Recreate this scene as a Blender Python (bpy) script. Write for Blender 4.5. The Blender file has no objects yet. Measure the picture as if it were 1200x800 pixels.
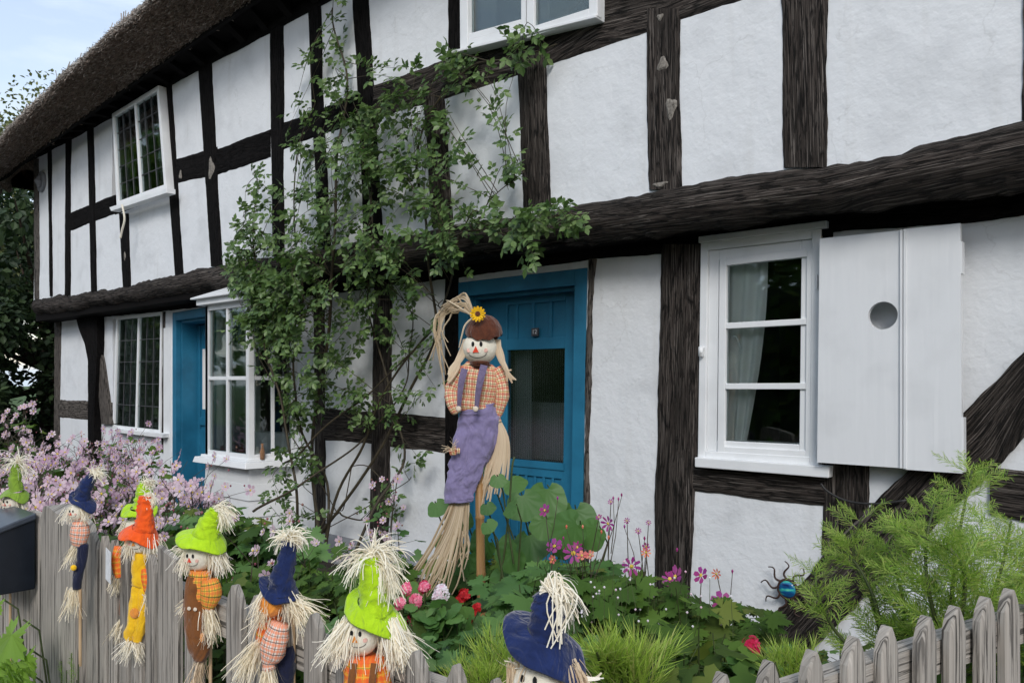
import bpy, bmesh, math, random
import numpy as np
from mathutils import Vector, Matrix, noise as mnoise
rng = np.random.default_rng(7); random.seed(7)
sc = bpy.context.scene
# ------------------------------------------------------------------ camera
YAW = math.radians(41.15); F = 900.0; HY = 446.0; CH = 1.5
CAM = Vector((0, -4.0, CH))
FW = Vector((-math.sin(YAW), math.cos(YAW), 0)); RT = Vector((math.cos(YAW), math.sin(YAW), 0)); UP = Vector((0, 0, 1))
cd = bpy.data.cameras.new('camera'); cam = bpy.data.objects.new('camera', cd); sc.collection.objects.link(cam)
cam.location = CAM; cam.rotation_euler = (math.pi/2, 0, YAW)
cd.sensor_width = 36; cd.lens = 36*F/1200; cd.shift_y = (HY-400)/1200; cd.clip_start = .05; cd.clip_end = 800
sc.camera = cam
# ------------------------------------------------------------------ light
sc.view_settings.view_transform = 'Standard'; sc.view_settings.look = 'None'; sc.view_settings.gamma = 1
sc.view_settings.exposure = 0.40
SUN_EL, SUN_AZ = 36, 38      # azimuth from -y (behind the camera) towards -x
az = math.radians(SUN_AZ); el = math.radians(SUN_EL)
SD = Vector((math.sin(az)*math.cos(el), -math.cos(az)*math.cos(el), math.sin(el)))
sl = bpy.data.lights.new('sun', 'SUN'); sl.energy = 1.45; sl.angle = math.radians(18); sl.color = (1, .97, .93)
so = bpy.data.objects.new('sun', sl); sc.collection.objects.link(so); so.rotation_euler = SD.to_track_quat('Z', 'Y').to_euler()
w = bpy.data.worlds.new('World'); sc.world = w; w.use_nodes = True
nt = w.node_tree; nt.nodes.clear()
def N(nt, t, **k):
    n = nt.nodes.new(t)
    for a, b in k.items():
        if a.startswith('i_'):
            key = a[2:]; key = int(key) if key.isdigit() else key.replace('_', ' ')
            n.inputs[key].default_value = b
        else: setattr(n, a, b)
    return n
sky = N(nt, 'ShaderNodeTexSky', sky_type='NISHITA', sun_disc=False); sky.sun_elevation = el
sky.sun_rotation = math.atan2(SD.x, SD.y)
tc = N(nt, 'ShaderNodeTexCoord'); mp = N(nt, 'ShaderNodeMapping'); mp.inputs['Scale'].default_value = (2.4, 2.4, 8)
mp.inputs['Location'].default_value = (.3, .1, .45)
cn = N(nt, 'ShaderNodeTexNoise', i_Scale=2.2, i_Detail=7.0, i_Roughness=.55)
cr = N(nt, 'ShaderNodeValToRGB'); cr.color_ramp.elements[0].position = .42; cr.color_ramp.elements[1].position = .60
cr.color_ramp.elements[0].color = (.42, .42, .42, 1)
sx = N(nt, 'ShaderNodeSeparateXYZ')
rm = N(nt, 'ShaderNodeMapRange'); rm.inputs[1].default_value = 0; rm.inputs[2].default_value = 1; rm.inputs[3].default_value = 7.4; rm.inputs[4].default_value = 9.5
cc = N(nt, 'ShaderNodeCombineColor')
m1 = N(nt, 'ShaderNodeMath', operation='MULTIPLY', i_1=.73); m2 = N(nt, 'ShaderNodeMath', operation='MULTIPLY', i_1=.86)
mx = N(nt, 'ShaderNodeMix', data_type='RGBA'); bg = N(nt, 'ShaderNodeBackground', i_Strength=.1); wo = N(nt, 'ShaderNodeOutputWorld')
L = nt.links.new
sb = N(nt, 'ShaderNodeMix', data_type='RGBA', blend_type='MULTIPLY'); sb.inputs[0].default_value = 1; sb.inputs[7].default_value = (2.5, 2.1, 1.9, 1)
L(tc.outputs['Generated'], mp.inputs[0]); L(mp.outputs[0], cn.inputs['Vector']); L(cn.outputs[0], cr.inputs[0]); L(cr.outputs[0], mx.inputs[0])
L(tc.outputs['Generated'], sx.inputs[0]); L(sx.outputs[2], rm.inputs[0]); L(rm.outputs[0], cc.inputs[2])
L(rm.outputs[0], m1.inputs[0]); L(rm.outputs[0], m2.inputs[0]); L(m1.outputs[0], cc.inputs[0]); L(m2.outputs[0], cc.inputs[1])
L(sky.outputs[0], sb.inputs[6]); L(sb.outputs[2], mx.inputs[6]); L(cc.outputs[0], mx.inputs[7]); L(mx.outputs[2], bg.inputs[0]); L(bg.outputs[0], wo.inputs[0])
# ------------------------------------------------------------------ placing helpers
def ray(px, py): return FW + RT*((px-600)/F) + UP*((HY-py)/F)
def P(px, py, y):                       # pixel -> point on the plane y = const
    d = ray(px, py); t = (y-CAM.y)/d.y; return CAM + d*t
def D(px, py, Z): return CAM + ray(px, py)*Z        # pixel -> point at forward distance Z
# ------------------------------------------------------------------ materials
MATS = {}
def newmat(name):
    m = bpy.data.materials.new(name); m.use_nodes = True; t = m.node_tree; b = t.nodes['Principled BSDF']; MATS[name] = m; return m, t, b
def ramp(t, pts):
    r = N(t, 'ShaderNodeValToRGB'); e = r.color_ramp.elements
    while len(e) < len(pts): e.new(.5)
    for k, (p, c) in enumerate(pts): e[k].position = p; e[k].color = (*c, 1)
    return r
def noise_mat(name, pts, scale=(8, 8, 8), rough=.7, bump=.3, bdist=.004, bscale=None, coord='Object', detail=6, spec=.4, rnd=False, sheen=0):
    m, t, b = newmat(name); l = t.links.new
    tc = N(t, 'ShaderNodeTexCoord'); mp = N(t, 'ShaderNodeMapping'); mp.inputs['Scale'].default_value = scale
    l(tc.outputs[coord], mp.inputs[0])
    if rnd:
        oi = N(t, 'ShaderNodeObjectInfo'); mu = N(t, 'ShaderNodeMath', operation='MULTIPLY', i_1=37.0); l(oi.outputs['Random'], mu.inputs[0])
        cx = N(t, 'ShaderNodeCombineXYZ'); l(mu.outputs[0], cx.inputs[0]); l(mu.outputs[0], cx.inputs[1]); l(cx.outputs[0], mp.inputs['Location'])
    n = N(t, 'ShaderNodeTexNoise', i_Scale=1.0, i_Detail=float(detail), i_Roughness=.6); l(mp.outputs[0], n.inputs['Vector'])
    r = ramp(t, pts); l(n.outputs[0], r.inputs[0]); l(r.outputs[0], b.inputs['Base Color'])
    b.inputs['Roughness'].default_value = rough; b.inputs['Specular IOR Level'].default_value = spec
    if sheen: b.inputs['Sheen Weight'].default_value = sheen
    if bump:
        n2 = n
        if bscale:
            mp2 = N(t, 'ShaderNodeMapping'); mp2.inputs['Scale'].default_value = bscale; l(tc.outputs[coord], mp2.inputs[0])
            n2 = N(t, 'ShaderNodeTexNoise', i_Scale=1.0, i_Detail=5.0, i_Roughness=.6); l(mp2.outputs[0], n2.inputs['Vector'])
        bp = N(t, 'ShaderNodeBump', i_Strength=bump, i_Distance=bdist); l(n2.outputs[0], bp.inputs['Height']); l(bp.outputs[0], b.inputs['Normal'])
    return m
def wood_mat(name, dark, mid, light, patch=(.015, .012, .01), amt=.5, us=3.0, vs=70.0, coord='UV'):
    """timber with the grain along u: streaks, cracks and broad worn patches"""
    m, t, b = newmat(name); l = t.links.new
    tc = N(t, 'ShaderNodeTexCoord')
    def nz(s, sc_=1.0, det=6.0, rg=.62, dist=0.0):
        mp = N(t, 'ShaderNodeMapping'); mp.inputs['Scale'].default_value = s; l(tc.outputs[coord], mp.inputs[0])
        n = N(t, 'ShaderNodeTexNoise', i_Scale=sc_, i_Detail=det, i_Roughness=rg, i_Distortion=dist); l(mp.outputs[0], n.inputs['Vector']); return n
    s3 = (us, vs, 1) if coord == 'UV' else (vs, vs, us)
    g = nz(s3, dist=.1); c = nz(tuple((k*3.2 if k == us else k*.5) for k in s3), det=5, dist=.25); p = nz(tuple(k*(.28 if k == us else .05) for k in s3), det=3)
    r = ramp(t, [(.32, dark), (.52, mid), (.80, light)]); l(g.outputs[0], r.inputs[0])
    rc = ramp(t, [(.40, (0, 0, 0)), (.47, (1, 1, 1))]); l(c.outputs[0], rc.inputs[0])
    mx = N(t, 'ShaderNodeMix', data_type='RGBA', blend_type='MULTIPLY'); mx.inputs[0].default_value = .85; l(r.outputs[0], mx.inputs[6]); l(rc.outputs[0], mx.inputs[7])
    mv = N(t, 'ShaderNodeMapping'); mv.inputs['Scale'].default_value = (2.6, 21, 1) if coord == 'UV' else (21, 21, 2.6); l(tc.outputs[coord], mv.inputs[0])
    nd = N(t, 'ShaderNodeTexNoise', i_Scale=1.3, i_Detail=4.0); l(mv.outputs[0], nd.inputs['Vector']); vm = N(t, 'ShaderNodeMix', data_type='VECTOR'); vm.inputs[0].default_value = .35; l(mv.outputs[0], vm.inputs[4]); l(nd.outputs[1], vm.inputs[5])
    vo = N(t, 'ShaderNodeTexVoronoi', feature='DISTANCE_TO_EDGE', i_Scale=1.0); l(vm.outputs[1], vo.inputs['Vector']); rv = ramp(t, [(.0, (.12, .12, .12)), (.05, (1, 1, 1))]); l(vo.outputs['Distance'], rv.inputs[0])
    mk = ramp(t, [(.46, (1, 1, 1)), (.54, (0, 0, 0))]); l(nd.outputs[0], mk.inputs[0]); mv2 = N(t, 'ShaderNodeMix', data_type='RGBA'); l(mk.outputs[0], mv2.inputs[0]); l(rv.outputs[0], mv2.inputs[6]); mv2.inputs[7].default_value = (1, 1, 1, 1)
    if 'fence' not in name: mx_ = N(t, 'ShaderNodeMix', data_type='RGBA', blend_type='MULTIPLY'); mx_.inputs[0].default_value = 1; l(mx.outputs[2], mx_.inputs[6]); l(mv2.outputs[2], mx_.inputs[7]); mx = mx_
    else:
        oi = N(t, 'ShaderNodeObjectInfo'); mr = N(t, 'ShaderNodeMapRange'); mr.inputs[3].default_value = .72; mr.inputs[4].default_value = 1.12; l(oi.outputs['Random'], mr.inputs[0]); hs = N(t, 'ShaderNodeHueSaturation'); l(mr.outputs[0], hs.inputs['Value']); l(mx.outputs[2], hs.inputs['Color']); mx_ = N(t, 'ShaderNodeMix', data_type='RGBA', blend_type='MULTIPLY'); mx_.inputs[0].default_value = 0; l(hs.outputs[0], mx_.inputs[6]); mx = mx_
    rp = ramp(t, [(.40, (0, 0, 0)), (.62, (1, 1, 1))]); l(p.outputs[0], rp.inputs[0])
    ma = N(t, 'ShaderNodeMath', operation='MULTIPLY', i_1=amt); l(rp.outputs[0], ma.inputs[0])
    m2 = N(t, 'ShaderNodeMix', data_type='RGBA'); l(ma.outputs[0], m2.inputs[0]); l(mx.outputs[2], m2.inputs[6]); m2.inputs[7].default_value = (*patch, 1)
    sp = nz((7, 16, 1) if coord == 'UV' else (16, 16, 7), det=5, rg=.7); rsp = ramp(t, [(.70, (0, 0, 0)), (.76, (1, 1, 1))]); l(sp.outputs[0], rsp.inputs[0])
    m3 = N(t, 'ShaderNodeMix', data_type='RGBA'); ms = N(t, 'ShaderNodeMath', operation='MULTIPLY', i_1=.6 if name == 'timber' else .25); l(rsp.outputs[0], ms.inputs[0]); l(ms.outputs[0], m3.inputs[0]); l(m2.outputs[2], m3.inputs[6]); m3.inputs[7].default_value = (.36, .34, .31, 1)
    l(m3.outputs[2], b.inputs['Base Color']); b.inputs['Roughness'].default_value = .9; b.inputs['Specular IOR Level'].default_value = .12 if 'black' in name else .25
    ad = N(t, 'ShaderNodeMath', operation='MULTIPLY_ADD', i_1=.8); l(g.outputs[0], ad.inputs[0]); ae = N(t, 'ShaderNodeMath', operation='ADD'); l(rc.outputs[0], ae.inputs[0]); l(mv2.outputs[2], ae.inputs[1]) if 'fence' not in name else None; l(ae.outputs[0], ad.inputs[2])
    bp = N(t, 'ShaderNodeBump', i_Strength=.45 if 'fence' in name else 1.0, i_Distance=.005 if 'fence' in name else .009); l(ad.outputs[0], bp.inputs['Height']); l(bp.outputs[0], b.inputs['Normal'])
    return m
wood_mat('timber', (.006, .0045, .004), (.052, .042, .036), (.34, .31, .28), patch=(.012,.010,.008), amt=.6, us=2.4, vs=170)
wood_mat('timber_black', (.003, .0025, .0025), (.007, .006, .006), (.020, .017, .016), patch=(.004,.0035,.0035), amt=.7, us=4, vs=130)
wood_mat('timber_grey', (.035, .030, .027), (.11, .097, .085), (.24, .215, .19), patch=(.08, .07, .062), amt=.4, us=4, vs=130)
wood_mat('fence_wood', (.22, .20, .175), (.38, .35, .31), (.52, .48, .43), patch=(.30, .275, .245), amt=.45, us=1.1, vs=210)
def paint_white(name, col=(.80, .81, .815), coord='Object', s=(60, 60, 4)):
    m, t, b = newmat(name); l = t.links.new
    tc = N(t, 'ShaderNodeTexCoord'); mp = N(t, 'ShaderNodeMapping'); mp.inputs['Scale'].default_value = s; l(tc.outputs[coord], mp.inputs[0])
    n = N(t, 'ShaderNodeTexNoise', i_Scale=1.0, i_Detail=5.0, i_Distortion=.8); l(mp.outputs[0], n.inputs['Vector'])
    n2 = N(t, 'ShaderNodeTexNoise', i_Scale=5.0, i_Detail=5.0); l(tc.outputs[coord], n2.inputs['Vector'])
    r = ramp(t, [(.30, tuple(k*.93 for k in col)), (.52, col)]); l(n2.outputs[0], r.inputs[0]); l(r.outputs[0], b.inputs['Base Color'])
    b.inputs['Roughness'].default_value = .45
    bp = N(t, 'ShaderNodeBump', i_Strength=.45, i_Distance=.0025); l(n.outputs[0], bp.inputs['Height']); l(bp.outputs[0], b.inputs['Normal'])
    if 'shutter' in name: bp.inputs[0].default_value = .7; bp.inputs['Distance'].default_value = .0035; n.inputs['Distortion'].default_value = .3
    return m
paint_white('white_paint', (.76, .78, .79)); 
def plaster(name, col, fine):
    m, t, b = newmat(name); l = t.links.new
    tc = N(t, 'ShaderNodeTexCoord')
    a = N(t, 'ShaderNodeTexNoise', i_Scale=3.0, i_Detail=5.0); c = N(t, 'ShaderNodeTexNoise', i_Scale=45.0, i_Detail=4.0, i_Roughness=.55); e = N(t, 'ShaderNodeTexNoise', i_Scale=11.0, i_Detail=3.0)
    for n in (a, c, e): l(tc.outputs['Object'], n.inputs['Vector'])
    mps = N(t, 'ShaderNodeMapping'); mps.inputs['Scale'].default_value = (9, 9, .8); l(tc.outputs['Object'], mps.inputs[0])
    st = N(t, 'ShaderNodeTexNoise', i_Scale=1.0, i_Detail=6.0); l(mps.outputs[0], st.inputs['Vector'])
    r = ramp(t, [(.28, tuple(k*.86 for k in col)), (.5, col)]); l(a.outputs[0], r.inputs[0])
    rs = ramp(t, [(.26, (.90, .89, .87)), (.42, (1, 1, 1))]); l(st.outputs[0], rs.inputs[0])
    mm = N(t, 'ShaderNodeMix', data_type='RGBA', blend_type='MULTIPLY'); mm.inputs[0].default_value = .8; l(r.outputs[0], mm.inputs[6]); l(rs.outputs[0], mm.inputs[7])
    vo = N(t, 'ShaderNodeTexVoronoi', feature='DISTANCE_TO_EDGE', i_Scale=2.1); nn = N(t, 'ShaderNodeTexNoise', i_Scale=3.5, i_Detail=5.0); l(tc.outputs['Object'], nn.inputs['Vector']); vm = N(t, 'ShaderNodeMix', data_type='VECTOR'); vm.inputs[0].default_value = .3; l(tc.outputs['Object'], vm.inputs[4]); l(nn.outputs[1], vm.inputs[5]); l(vm.outputs[1], vo.inputs['Vector'])
    rv = ramp(t, [(.0, (.60, .59, .57)), (.006, (1, 1, 1))]); l(vo.outputs['Distance'], rv.inputs[0]); mk = ramp(t, [(.50, (1, 1, 1)), (.56, (0, 0, 0))]); l(a.outputs[0], mk.inputs[0]); mc = N(t, 'ShaderNodeMix', data_type='RGBA'); l(mk.outputs[0], mc.inputs[0]); l(rv.outputs[0], mc.inputs[6]); mc.inputs[7].default_value = (1, 1, 1, 1)
    mq = N(t, 'ShaderNodeMix', data_type='RGBA', blend_type='MULTIPLY'); mq.inputs[0].default_value = .3; l(mm.outputs[2], mq.inputs[6]); l(mc.outputs[2], mq.inputs[7])
    l(mq.outputs[2], b.inputs['Base Color']); b.inputs['Roughness'].default_value = .9; b.inputs['Specular IOR Level'].default_value = .2
    ad = N(t, 'ShaderNodeMath', operation='MULTIPLY_ADD', i_1=.35*fine); l(c.outputs[0], ad.inputs[0]); l(e.outputs[0], ad.inputs[2])
    bp = N(t, 'ShaderNodeBump', i_Strength=.55, i_Distance=.012); l(ad.outputs[0], bp.inputs['Height']); l(bp.outputs[0], b.inputs['Normal']); return m
plaster('limewash', (.70, .725, .745), 1.0)
noise_mat('blue_paint', [(.3, (.010, .105, .19)), (.6, (.018, .165, .285))], (3, 3, 3), rough=.5, bump=.15, bdist=.002, bscale=(70, 70, 3))
noise_mat('filler', [(.3, (.07, .062, .052)), (.6, (.26, .24, .21))], (60, 60, 60), rough=.95)
noise_mat('lead', [(.3, (.16, .17, .19)), (.7, (.24, .25, .27))], (6, 6, 6), rough=.6)
noise_mat('lead_bar', [(.3, (.05, .05, .055)), (.7, (.09, .09, .1))], (6, 6, 6), rough=.5)
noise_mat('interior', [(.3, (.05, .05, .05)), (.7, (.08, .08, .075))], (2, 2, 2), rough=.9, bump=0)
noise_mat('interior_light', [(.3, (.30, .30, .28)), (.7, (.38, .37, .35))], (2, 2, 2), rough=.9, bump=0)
noise_mat('curtain', [(.3, (.74, .74, .72)), (.7, (.86, .86, .84))], (5, 5, 5), rough=.9, bump=.2)
noise_mat('curtain_green', [(.3, (.10, .22, .20)), (.7, (.16, .30, .27))], (5, 5, 5), rough=.9, bump=.2)
noise_mat('curtain_lace', [(.40, (.34, .33, .30)), (.6, (.62, .60, .56))], (60, 60, 60), rough=.9, bump=.2)
noise_mat('thatch_body', [(.3, (.05, .034, .024)), (.5, (.15, .105, .078)), (.75, (.3, .23, .19))], (14, 30, 30), rough=.95, bump=.9, bdist=.03)
noise_mat('soil', [(.3, (.018, .013, .010)), (.7, (.06, .045, .033))], (6, 6, 6), rough=.95, bump=.8, bdist=.03, bscale=(30, 30, 30))
noise_mat('asphalt', [(.3, (.04, .04, .042)), (.7, (.07, .07, .07))], (40, 40, 40), rough=.9, bump=.4)
noise_mat('paving', [(.3, (.36, .35, .34)), (.7, (.46, .45, .43))], (5, 5, 5), rough=.9, bump=.4, bscale=(60, 60, 60))
noise_mat('iron', [(.3, (.02, .012, .010)), (.7, (.07, .035, .025))], (40, 40, 40), rough=.55)
noise_mat('cable', [(.3, (.015, .014, .013)), (.7, (.03, .03, .03))], (40, 40, 40), rough=.5)
noise_mat('box_black', [(.3, (.008, .011, .017)), (.7, (.013, .017, .025))], (20, 20, 20), rough=.32, bump=.05)
noise_mat('box_lid', [(.3, (.045, .055, .07)), (.7, (.06, .07, .09))], (20, 20, 20), rough=.3, bump=.05)
noise_mat('bark', [(.3, (.025, .018, .012)), (.7, (.09, .065, .045))], (30, 30, 6), rough=.9, bump=.6)
noise_mat('stem_rose', [(.3, (.022, .018, .010)), (.7, (.07, .055, .030))], (30, 30, 8), rough=.7, bump=.4)
noise_mat('stem_green', [(.3, (.03, .05, .012)), (.7, (.07, .09, .03))], (30, 30, 8), rough=.6, bump=.1)
noise_mat('stem_purple', [(.3, (.035, .03, .018)), (.7, (.08, .06, .04))], (30, 30, 8), rough=.6, bump=.1)
noise_mat('bamboo', [(.3, (.20, .10, .035)), (.7, (.42, .25, .10))], (50, 50, 3), rough=.5, bump=.2)
noise_mat('stick_wood', [(.3, (.42, .28, .15)), (.7, (.58, .42, .26))], (60, 60, 5), rough=.6, bump=.1)
def island(name, cols, rough=.5, transl=0.0, spec=.4):
    m, t, b = newmat(name); l = t.links.new
    g = N(t, 'ShaderNodeNewGeometry'); r = ramp(t, [(k/(len(cols)-1), c) for k, c in enumerate(cols)])
    l(g.outputs['Random Per Island'], r.inputs[0]); l(r.outputs[0], b.inputs['Base Color'])
    b.inputs['Roughness'].default_value = rough; b.inputs['Specular IOR Level'].default_value = spec
    if transl:
        tr = N(t, 'ShaderNodeBsdfTranslucent'); mxs = N(t, 'ShaderNodeMixShader'); mxs.inputs[0].default_value = transl
        hs = N(t, 'ShaderNodeHueSaturation', i_Value=1.5, i_Saturation=1.1); l(r.outputs[0], hs.inputs['Color']); l(hs.outputs[0], tr.inputs[0])
        l(b.outputs[0], mxs.inputs[1]); l(tr.outputs[0], mxs.inputs[2]); l(mxs.outputs[0], t.nodes['Material Output'].inputs[0])
    return m
island('leaf_rose', [(.04, .085, .025), (.075, .14, .035), (.13, .21, .06), (.055, .105, .03), (.19, .28, .10)], .42, .25)
island('leaf_dark', [(.035, .075, .014), (.06, .125, .02), (.11, .19, .032), (.045, .095, .018), (.08, .15, .025), (.04, .08, .016), (.16, .20, .04)], .6, .3, .2)
island('leaf_mid', [(.05, .12, .03), (.08, .18, .045), (.13, .25, .065), (.06, .14, .035)], .5, .3)
island('leaf_big', [(.05, .13, .03), (.075, .17, .04), (.10, .21, .055)], .5, .3)
island('leaf_bright', [(.20, .32, .05), (.32, .46, .07), (.46, .58, .13), (.16, .26, .04), (.42, .42, .14)], .5, .4)
island('leaf_feather', [(.10, .20, .03), (.19, .33, .05), (.33, .48, .09), (.44, .54, .14), (.15, .26, .05), (.40, .40, .14)], .55, .4)
island('leaf_vine', [(.14, .26, .03), (.20, .34, .05), (.10, .2, .03)], .5, .3)
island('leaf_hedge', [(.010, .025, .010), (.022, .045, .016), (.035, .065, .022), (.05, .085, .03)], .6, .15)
island('leaf_olive', [(.07, .09, .03), (.13, .15, .05), (.20, .21, .08), (.05, .08, .02)], .6, .2)
island('petal_pale', [(.66, .48, .56), (.76, .60, .66), (.56, .38, .50), (.84, .74, .76)], .6, .35)
island('petal_mauve', [(.46, .28, .42), (.58, .40, .52), (.70, .54, .62), (.38, .22, .36)], .6, .35)
island('petal_magenta', [(.30, .03, .16), (.42, .06, .26), (.35, .05, .30), (.48, .12, .30)], .6, .35)
island('petal_orange', [(.75, .25, .10), (.62, .12, .14), (.80, .35, .22)], .6, .3)
island('petal_pink', [(.75, .12, .24), (.80, .25, .38), (.85, .40, .50)], .6, .3)
island('petal_crimson', [(.55, .012, .08), (.65, .03, .12), (.48, .01, .05)], .6, .3)
island('petal_red', [(.45, .008, .012), (.55, .012, .02), (.32, .004, .01)], .6, .3)
island('petal_white', [(.80, .74, .78), (.82, .80, .82), (.78, .50, .62)], .6, .3)
island('flower_eye', [(.65, .45, .05), (.50, .38, .04), (.75, .55, .10)], .7)
island('flower_bud', [(.20, .04, .06), (.30, .10, .12), (.12, .10, .04)], .7)
island('straw', [(.74, .64, .46), (.84, .77, .60), (.88, .83, .70), (.68, .57, .40)], .7, .2)
island('straw_white', [(.82, .75, .60), (.88, .83, .70), (.90, .87, .77), (.74, .66, .50)], .7, .2)
island('raffia', [(.34, .25, .15), (.48, .38, .25), (.60, .50, .36), (.26, .19, .12)], .6, .15)
island('raffia_pale', [(.62, .48, .33), (.70, .58, .42), (.55, .42, .28)], .6, .2)
island('reed', [(.10, .075, .06), (.21, .17, .14), (.33, .285, .25), (.14, .10, .075), (.52, .48, .44)], .9)
island('reed_grey', [(.18, .165, .15), (.32, .30, .27), (.48, .45, .41), (.24, .21, .18)], .9)
def cloth(name, c1, c2=None, sheen=.3, rough=.9, fold=(26, 26, 12), fd=.012):
    c2 = c2 or tuple(k*.75 for k in c1)
    m = noise_mat(name, [(.3, c2), (.65, c1)], (40, 40, 40), rough=rough, bump=.5, bdist=.003, bscale=(160, 160, 160), sheen=sheen, spec=.15)
    t = m.node_tree; b = t.nodes['Principled BSDF']; old = b.inputs['Normal'].links[0].from_node
    tc = N(t, 'ShaderNodeTexCoord'); mp = N(t, 'ShaderNodeMapping'); mp.inputs['Scale'].default_value = fold; mp.inputs['Rotation'].default_value = (.3, .5, .2); n = N(t, 'ShaderNodeTexNoise', i_Scale=1.0, i_Detail=2.0, i_Distortion=1.5)
    bp = N(t, 'ShaderNodeBump', i_Strength=.9, i_Distance=fd); t.links.new(tc.outputs['Object'], mp.inputs[0]); t.links.new(mp.outputs[0], n.inputs['Vector']); t.links.new(n.outputs[0], bp.inputs['Height']); t.links.new(old.outputs[0], bp.inputs['Normal']); t.links.new(bp.outputs[0], b.inputs['Normal'])
    return m
cloth('felt_lime', (.42, .66, .015), (.33, .55, .01)); cloth('felt_orange', (.85, .11, .012), (.72, .08, .01)); cloth('felt_navy', (.012, .025, .10), (.007, .015, .06)); cloth('felt_green', (.22, .36, .04))
cloth('cloth_brown', (.20, .075, .022)); cloth('cloth_yellow', (.85, .52, .015), (.75, .42, .01)); cloth('cloth_navy', (.012, .016, .045)); cloth('cloth_purple', (.235, .205, .36), (.18, .155, .29), fold=(11, 11, 5), fd=.035)
cloth('strap_purple', (.16, .13, .22)); cloth('cloth_cream', (.78, .74, .63), (.72, .67, .55), sheen=.1, fd=.004); cloth('cloth_hatbrown', (.11, .035, .017), (.07, .022, .012))
cloth('cloth_red', (.72, .07, .03)); cloth('cheek_pink', (.80, .48, .40)); cloth('button_cream', (.72, .62, .50)); cloth('black_dot', (.01, .01, .01)); cloth('tag_white', (.7, .72, .74)); cloth('tie_orange', (.8, .3, .05)); cloth('bear_brown', (.30, .16, .08))
def plaid(name, base, ca, cb, cl, scale=22):
    m, t, b = newmat(name); l = t.links.new
    tc = N(t, 'ShaderNodeTexCoord'); s = N(t, 'ShaderNodeSeparateXYZ'); l(tc.outputs['UV'], s.inputs[0])
    def stripe(o, sc_, w_, off=0.0):
        a = N(t, 'ShaderNodeMath', operation='MULTIPLY_ADD', i_1=float(sc_), i_2=off); l(o, a.inputs[0])
        f = N(t, 'ShaderNodeMath', operation='FRACT'); l(a.outputs[0], f.inputs[0])
        c = N(t, 'ShaderNodeMath', operation='LESS_THAN', i_1=w_); l(f.outputs[0], c.inputs[0]); return c
    col = None
    def mixin(prev, fac, c, amt):
        mu = N(t, 'ShaderNodeMath', operation='MULTIPLY', i_1=amt); l(fac.outputs[0], mu.inputs[0])
        mx = N(t, 'ShaderNodeMix', data_type='RGBA'); l(mu.outputs[0], mx.inputs[0])
        if prev is None: mx.inputs[6].default_value = (*base, 1)
        else: l(prev.outputs[2], mx.inputs[6])
        mx.inputs[7].default_value = (*c, 1); return mx
    for o in (s.outputs[0], s.outputs[1]):
        col = mixin(col, stripe(o, scale, .42), ca, .6)
        col = mixin(col, stripe(o, scale, .14, .30), cb, .75)
        col = mixin(col, stripe(o, scale/2, .05, .6), cl, .8)
    l(col.outputs[2], b.inputs['Base Color']); b.inputs['Roughness'].default_value = .85
    n = N(t, 'ShaderNodeTexNoise', i_Scale=25.0); l(tc.outputs['Object'], n.inputs['Vector'])
    bp = N(t, 'ShaderNodeBump', i_Strength=.4, i_Distance=.004); l(n.outputs[0], bp.inputs['Height']); l(bp.outputs[0], b.inputs['Normal']); return m
plaid('plaid_main', (.85, .76, .50), (.50, .035, .02), (.13, .08, .03), (.7, .4, .1), 40)
plaid('plaid_white', (.72, .70, .64), (.80, .22, .08), (.25, .10, .06), (.05, .05, .05), 75)
plaid('plaid_yellow', (.80, .45, .05), (.72, .16, .04), (.12, .18, .03), (.05, .05, .02), 70)
plaid('plaid_orange', (.85, .26, .02), (.75, .10, .02), (.80, .45, .05), (.3, .25, .03), 60)
def glass_mat(name, tint, gl=.35, bump=0.0):
    m, t, b = newmat(name); l = t.links.new; t.nodes.remove(b)
    tr = N(t, 'ShaderNodeBsdfTransparent'); tr.inputs[0].default_value = (*tint, 1)
    g = N(t, 'ShaderNodeBsdfGlossy', i_Roughness=.02 if not bump else .12); g.inputs[0].default_value = (.95, 1, 1, 1)
    fr = N(t, 'ShaderNodeFresnel', i_IOR=1.52); mu = N(t, 'ShaderNodeMath', operation='MULTIPLY_ADD', i_1=.95, i_2=.09 if bump else .01); l(fr.outputs[0], mu.inputs[0])
    mx = N(t, 'ShaderNodeMixShader'); l(mu.outputs[0], mx.inputs[0]); l(tr.outputs[0], mx.inputs[1]); l(g.outputs[0], mx.inputs[2]); l(mx.outputs[0], t.nodes['Material Output'].inputs[0])
    tc = N(t, 'ShaderNodeTexCoord')
    if bump:
        wv = N(t, 'ShaderNodeTexWave', wave_type='BANDS', bands_direction='X', i_Scale=16.0); l(tc.outputs['Object'], wv.inputs[0]); hh = wv.outputs[1]; st, di = .6, .002
    else:
        n = N(t, 'ShaderNodeTexNoise', i_Scale=4.0, i_Detail=1.0); l(tc.outputs['Object'], n.inputs['Vector']); hh = n.outputs[0]; st, di = .05, .01
    bp = N(t, 'ShaderNodeBump', i_Strength=st, i_Distance=di); l(hh, bp.inputs['Height']); l(bp.outputs[0], g.inputs['Normal']); l(bp.outputs[0], fr.inputs['Normal']); return m
glass_mat('glass', (.95, .98, .97)); glass_mat('glass_ribbed', (.70, .74, .74), bump=1)
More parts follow.
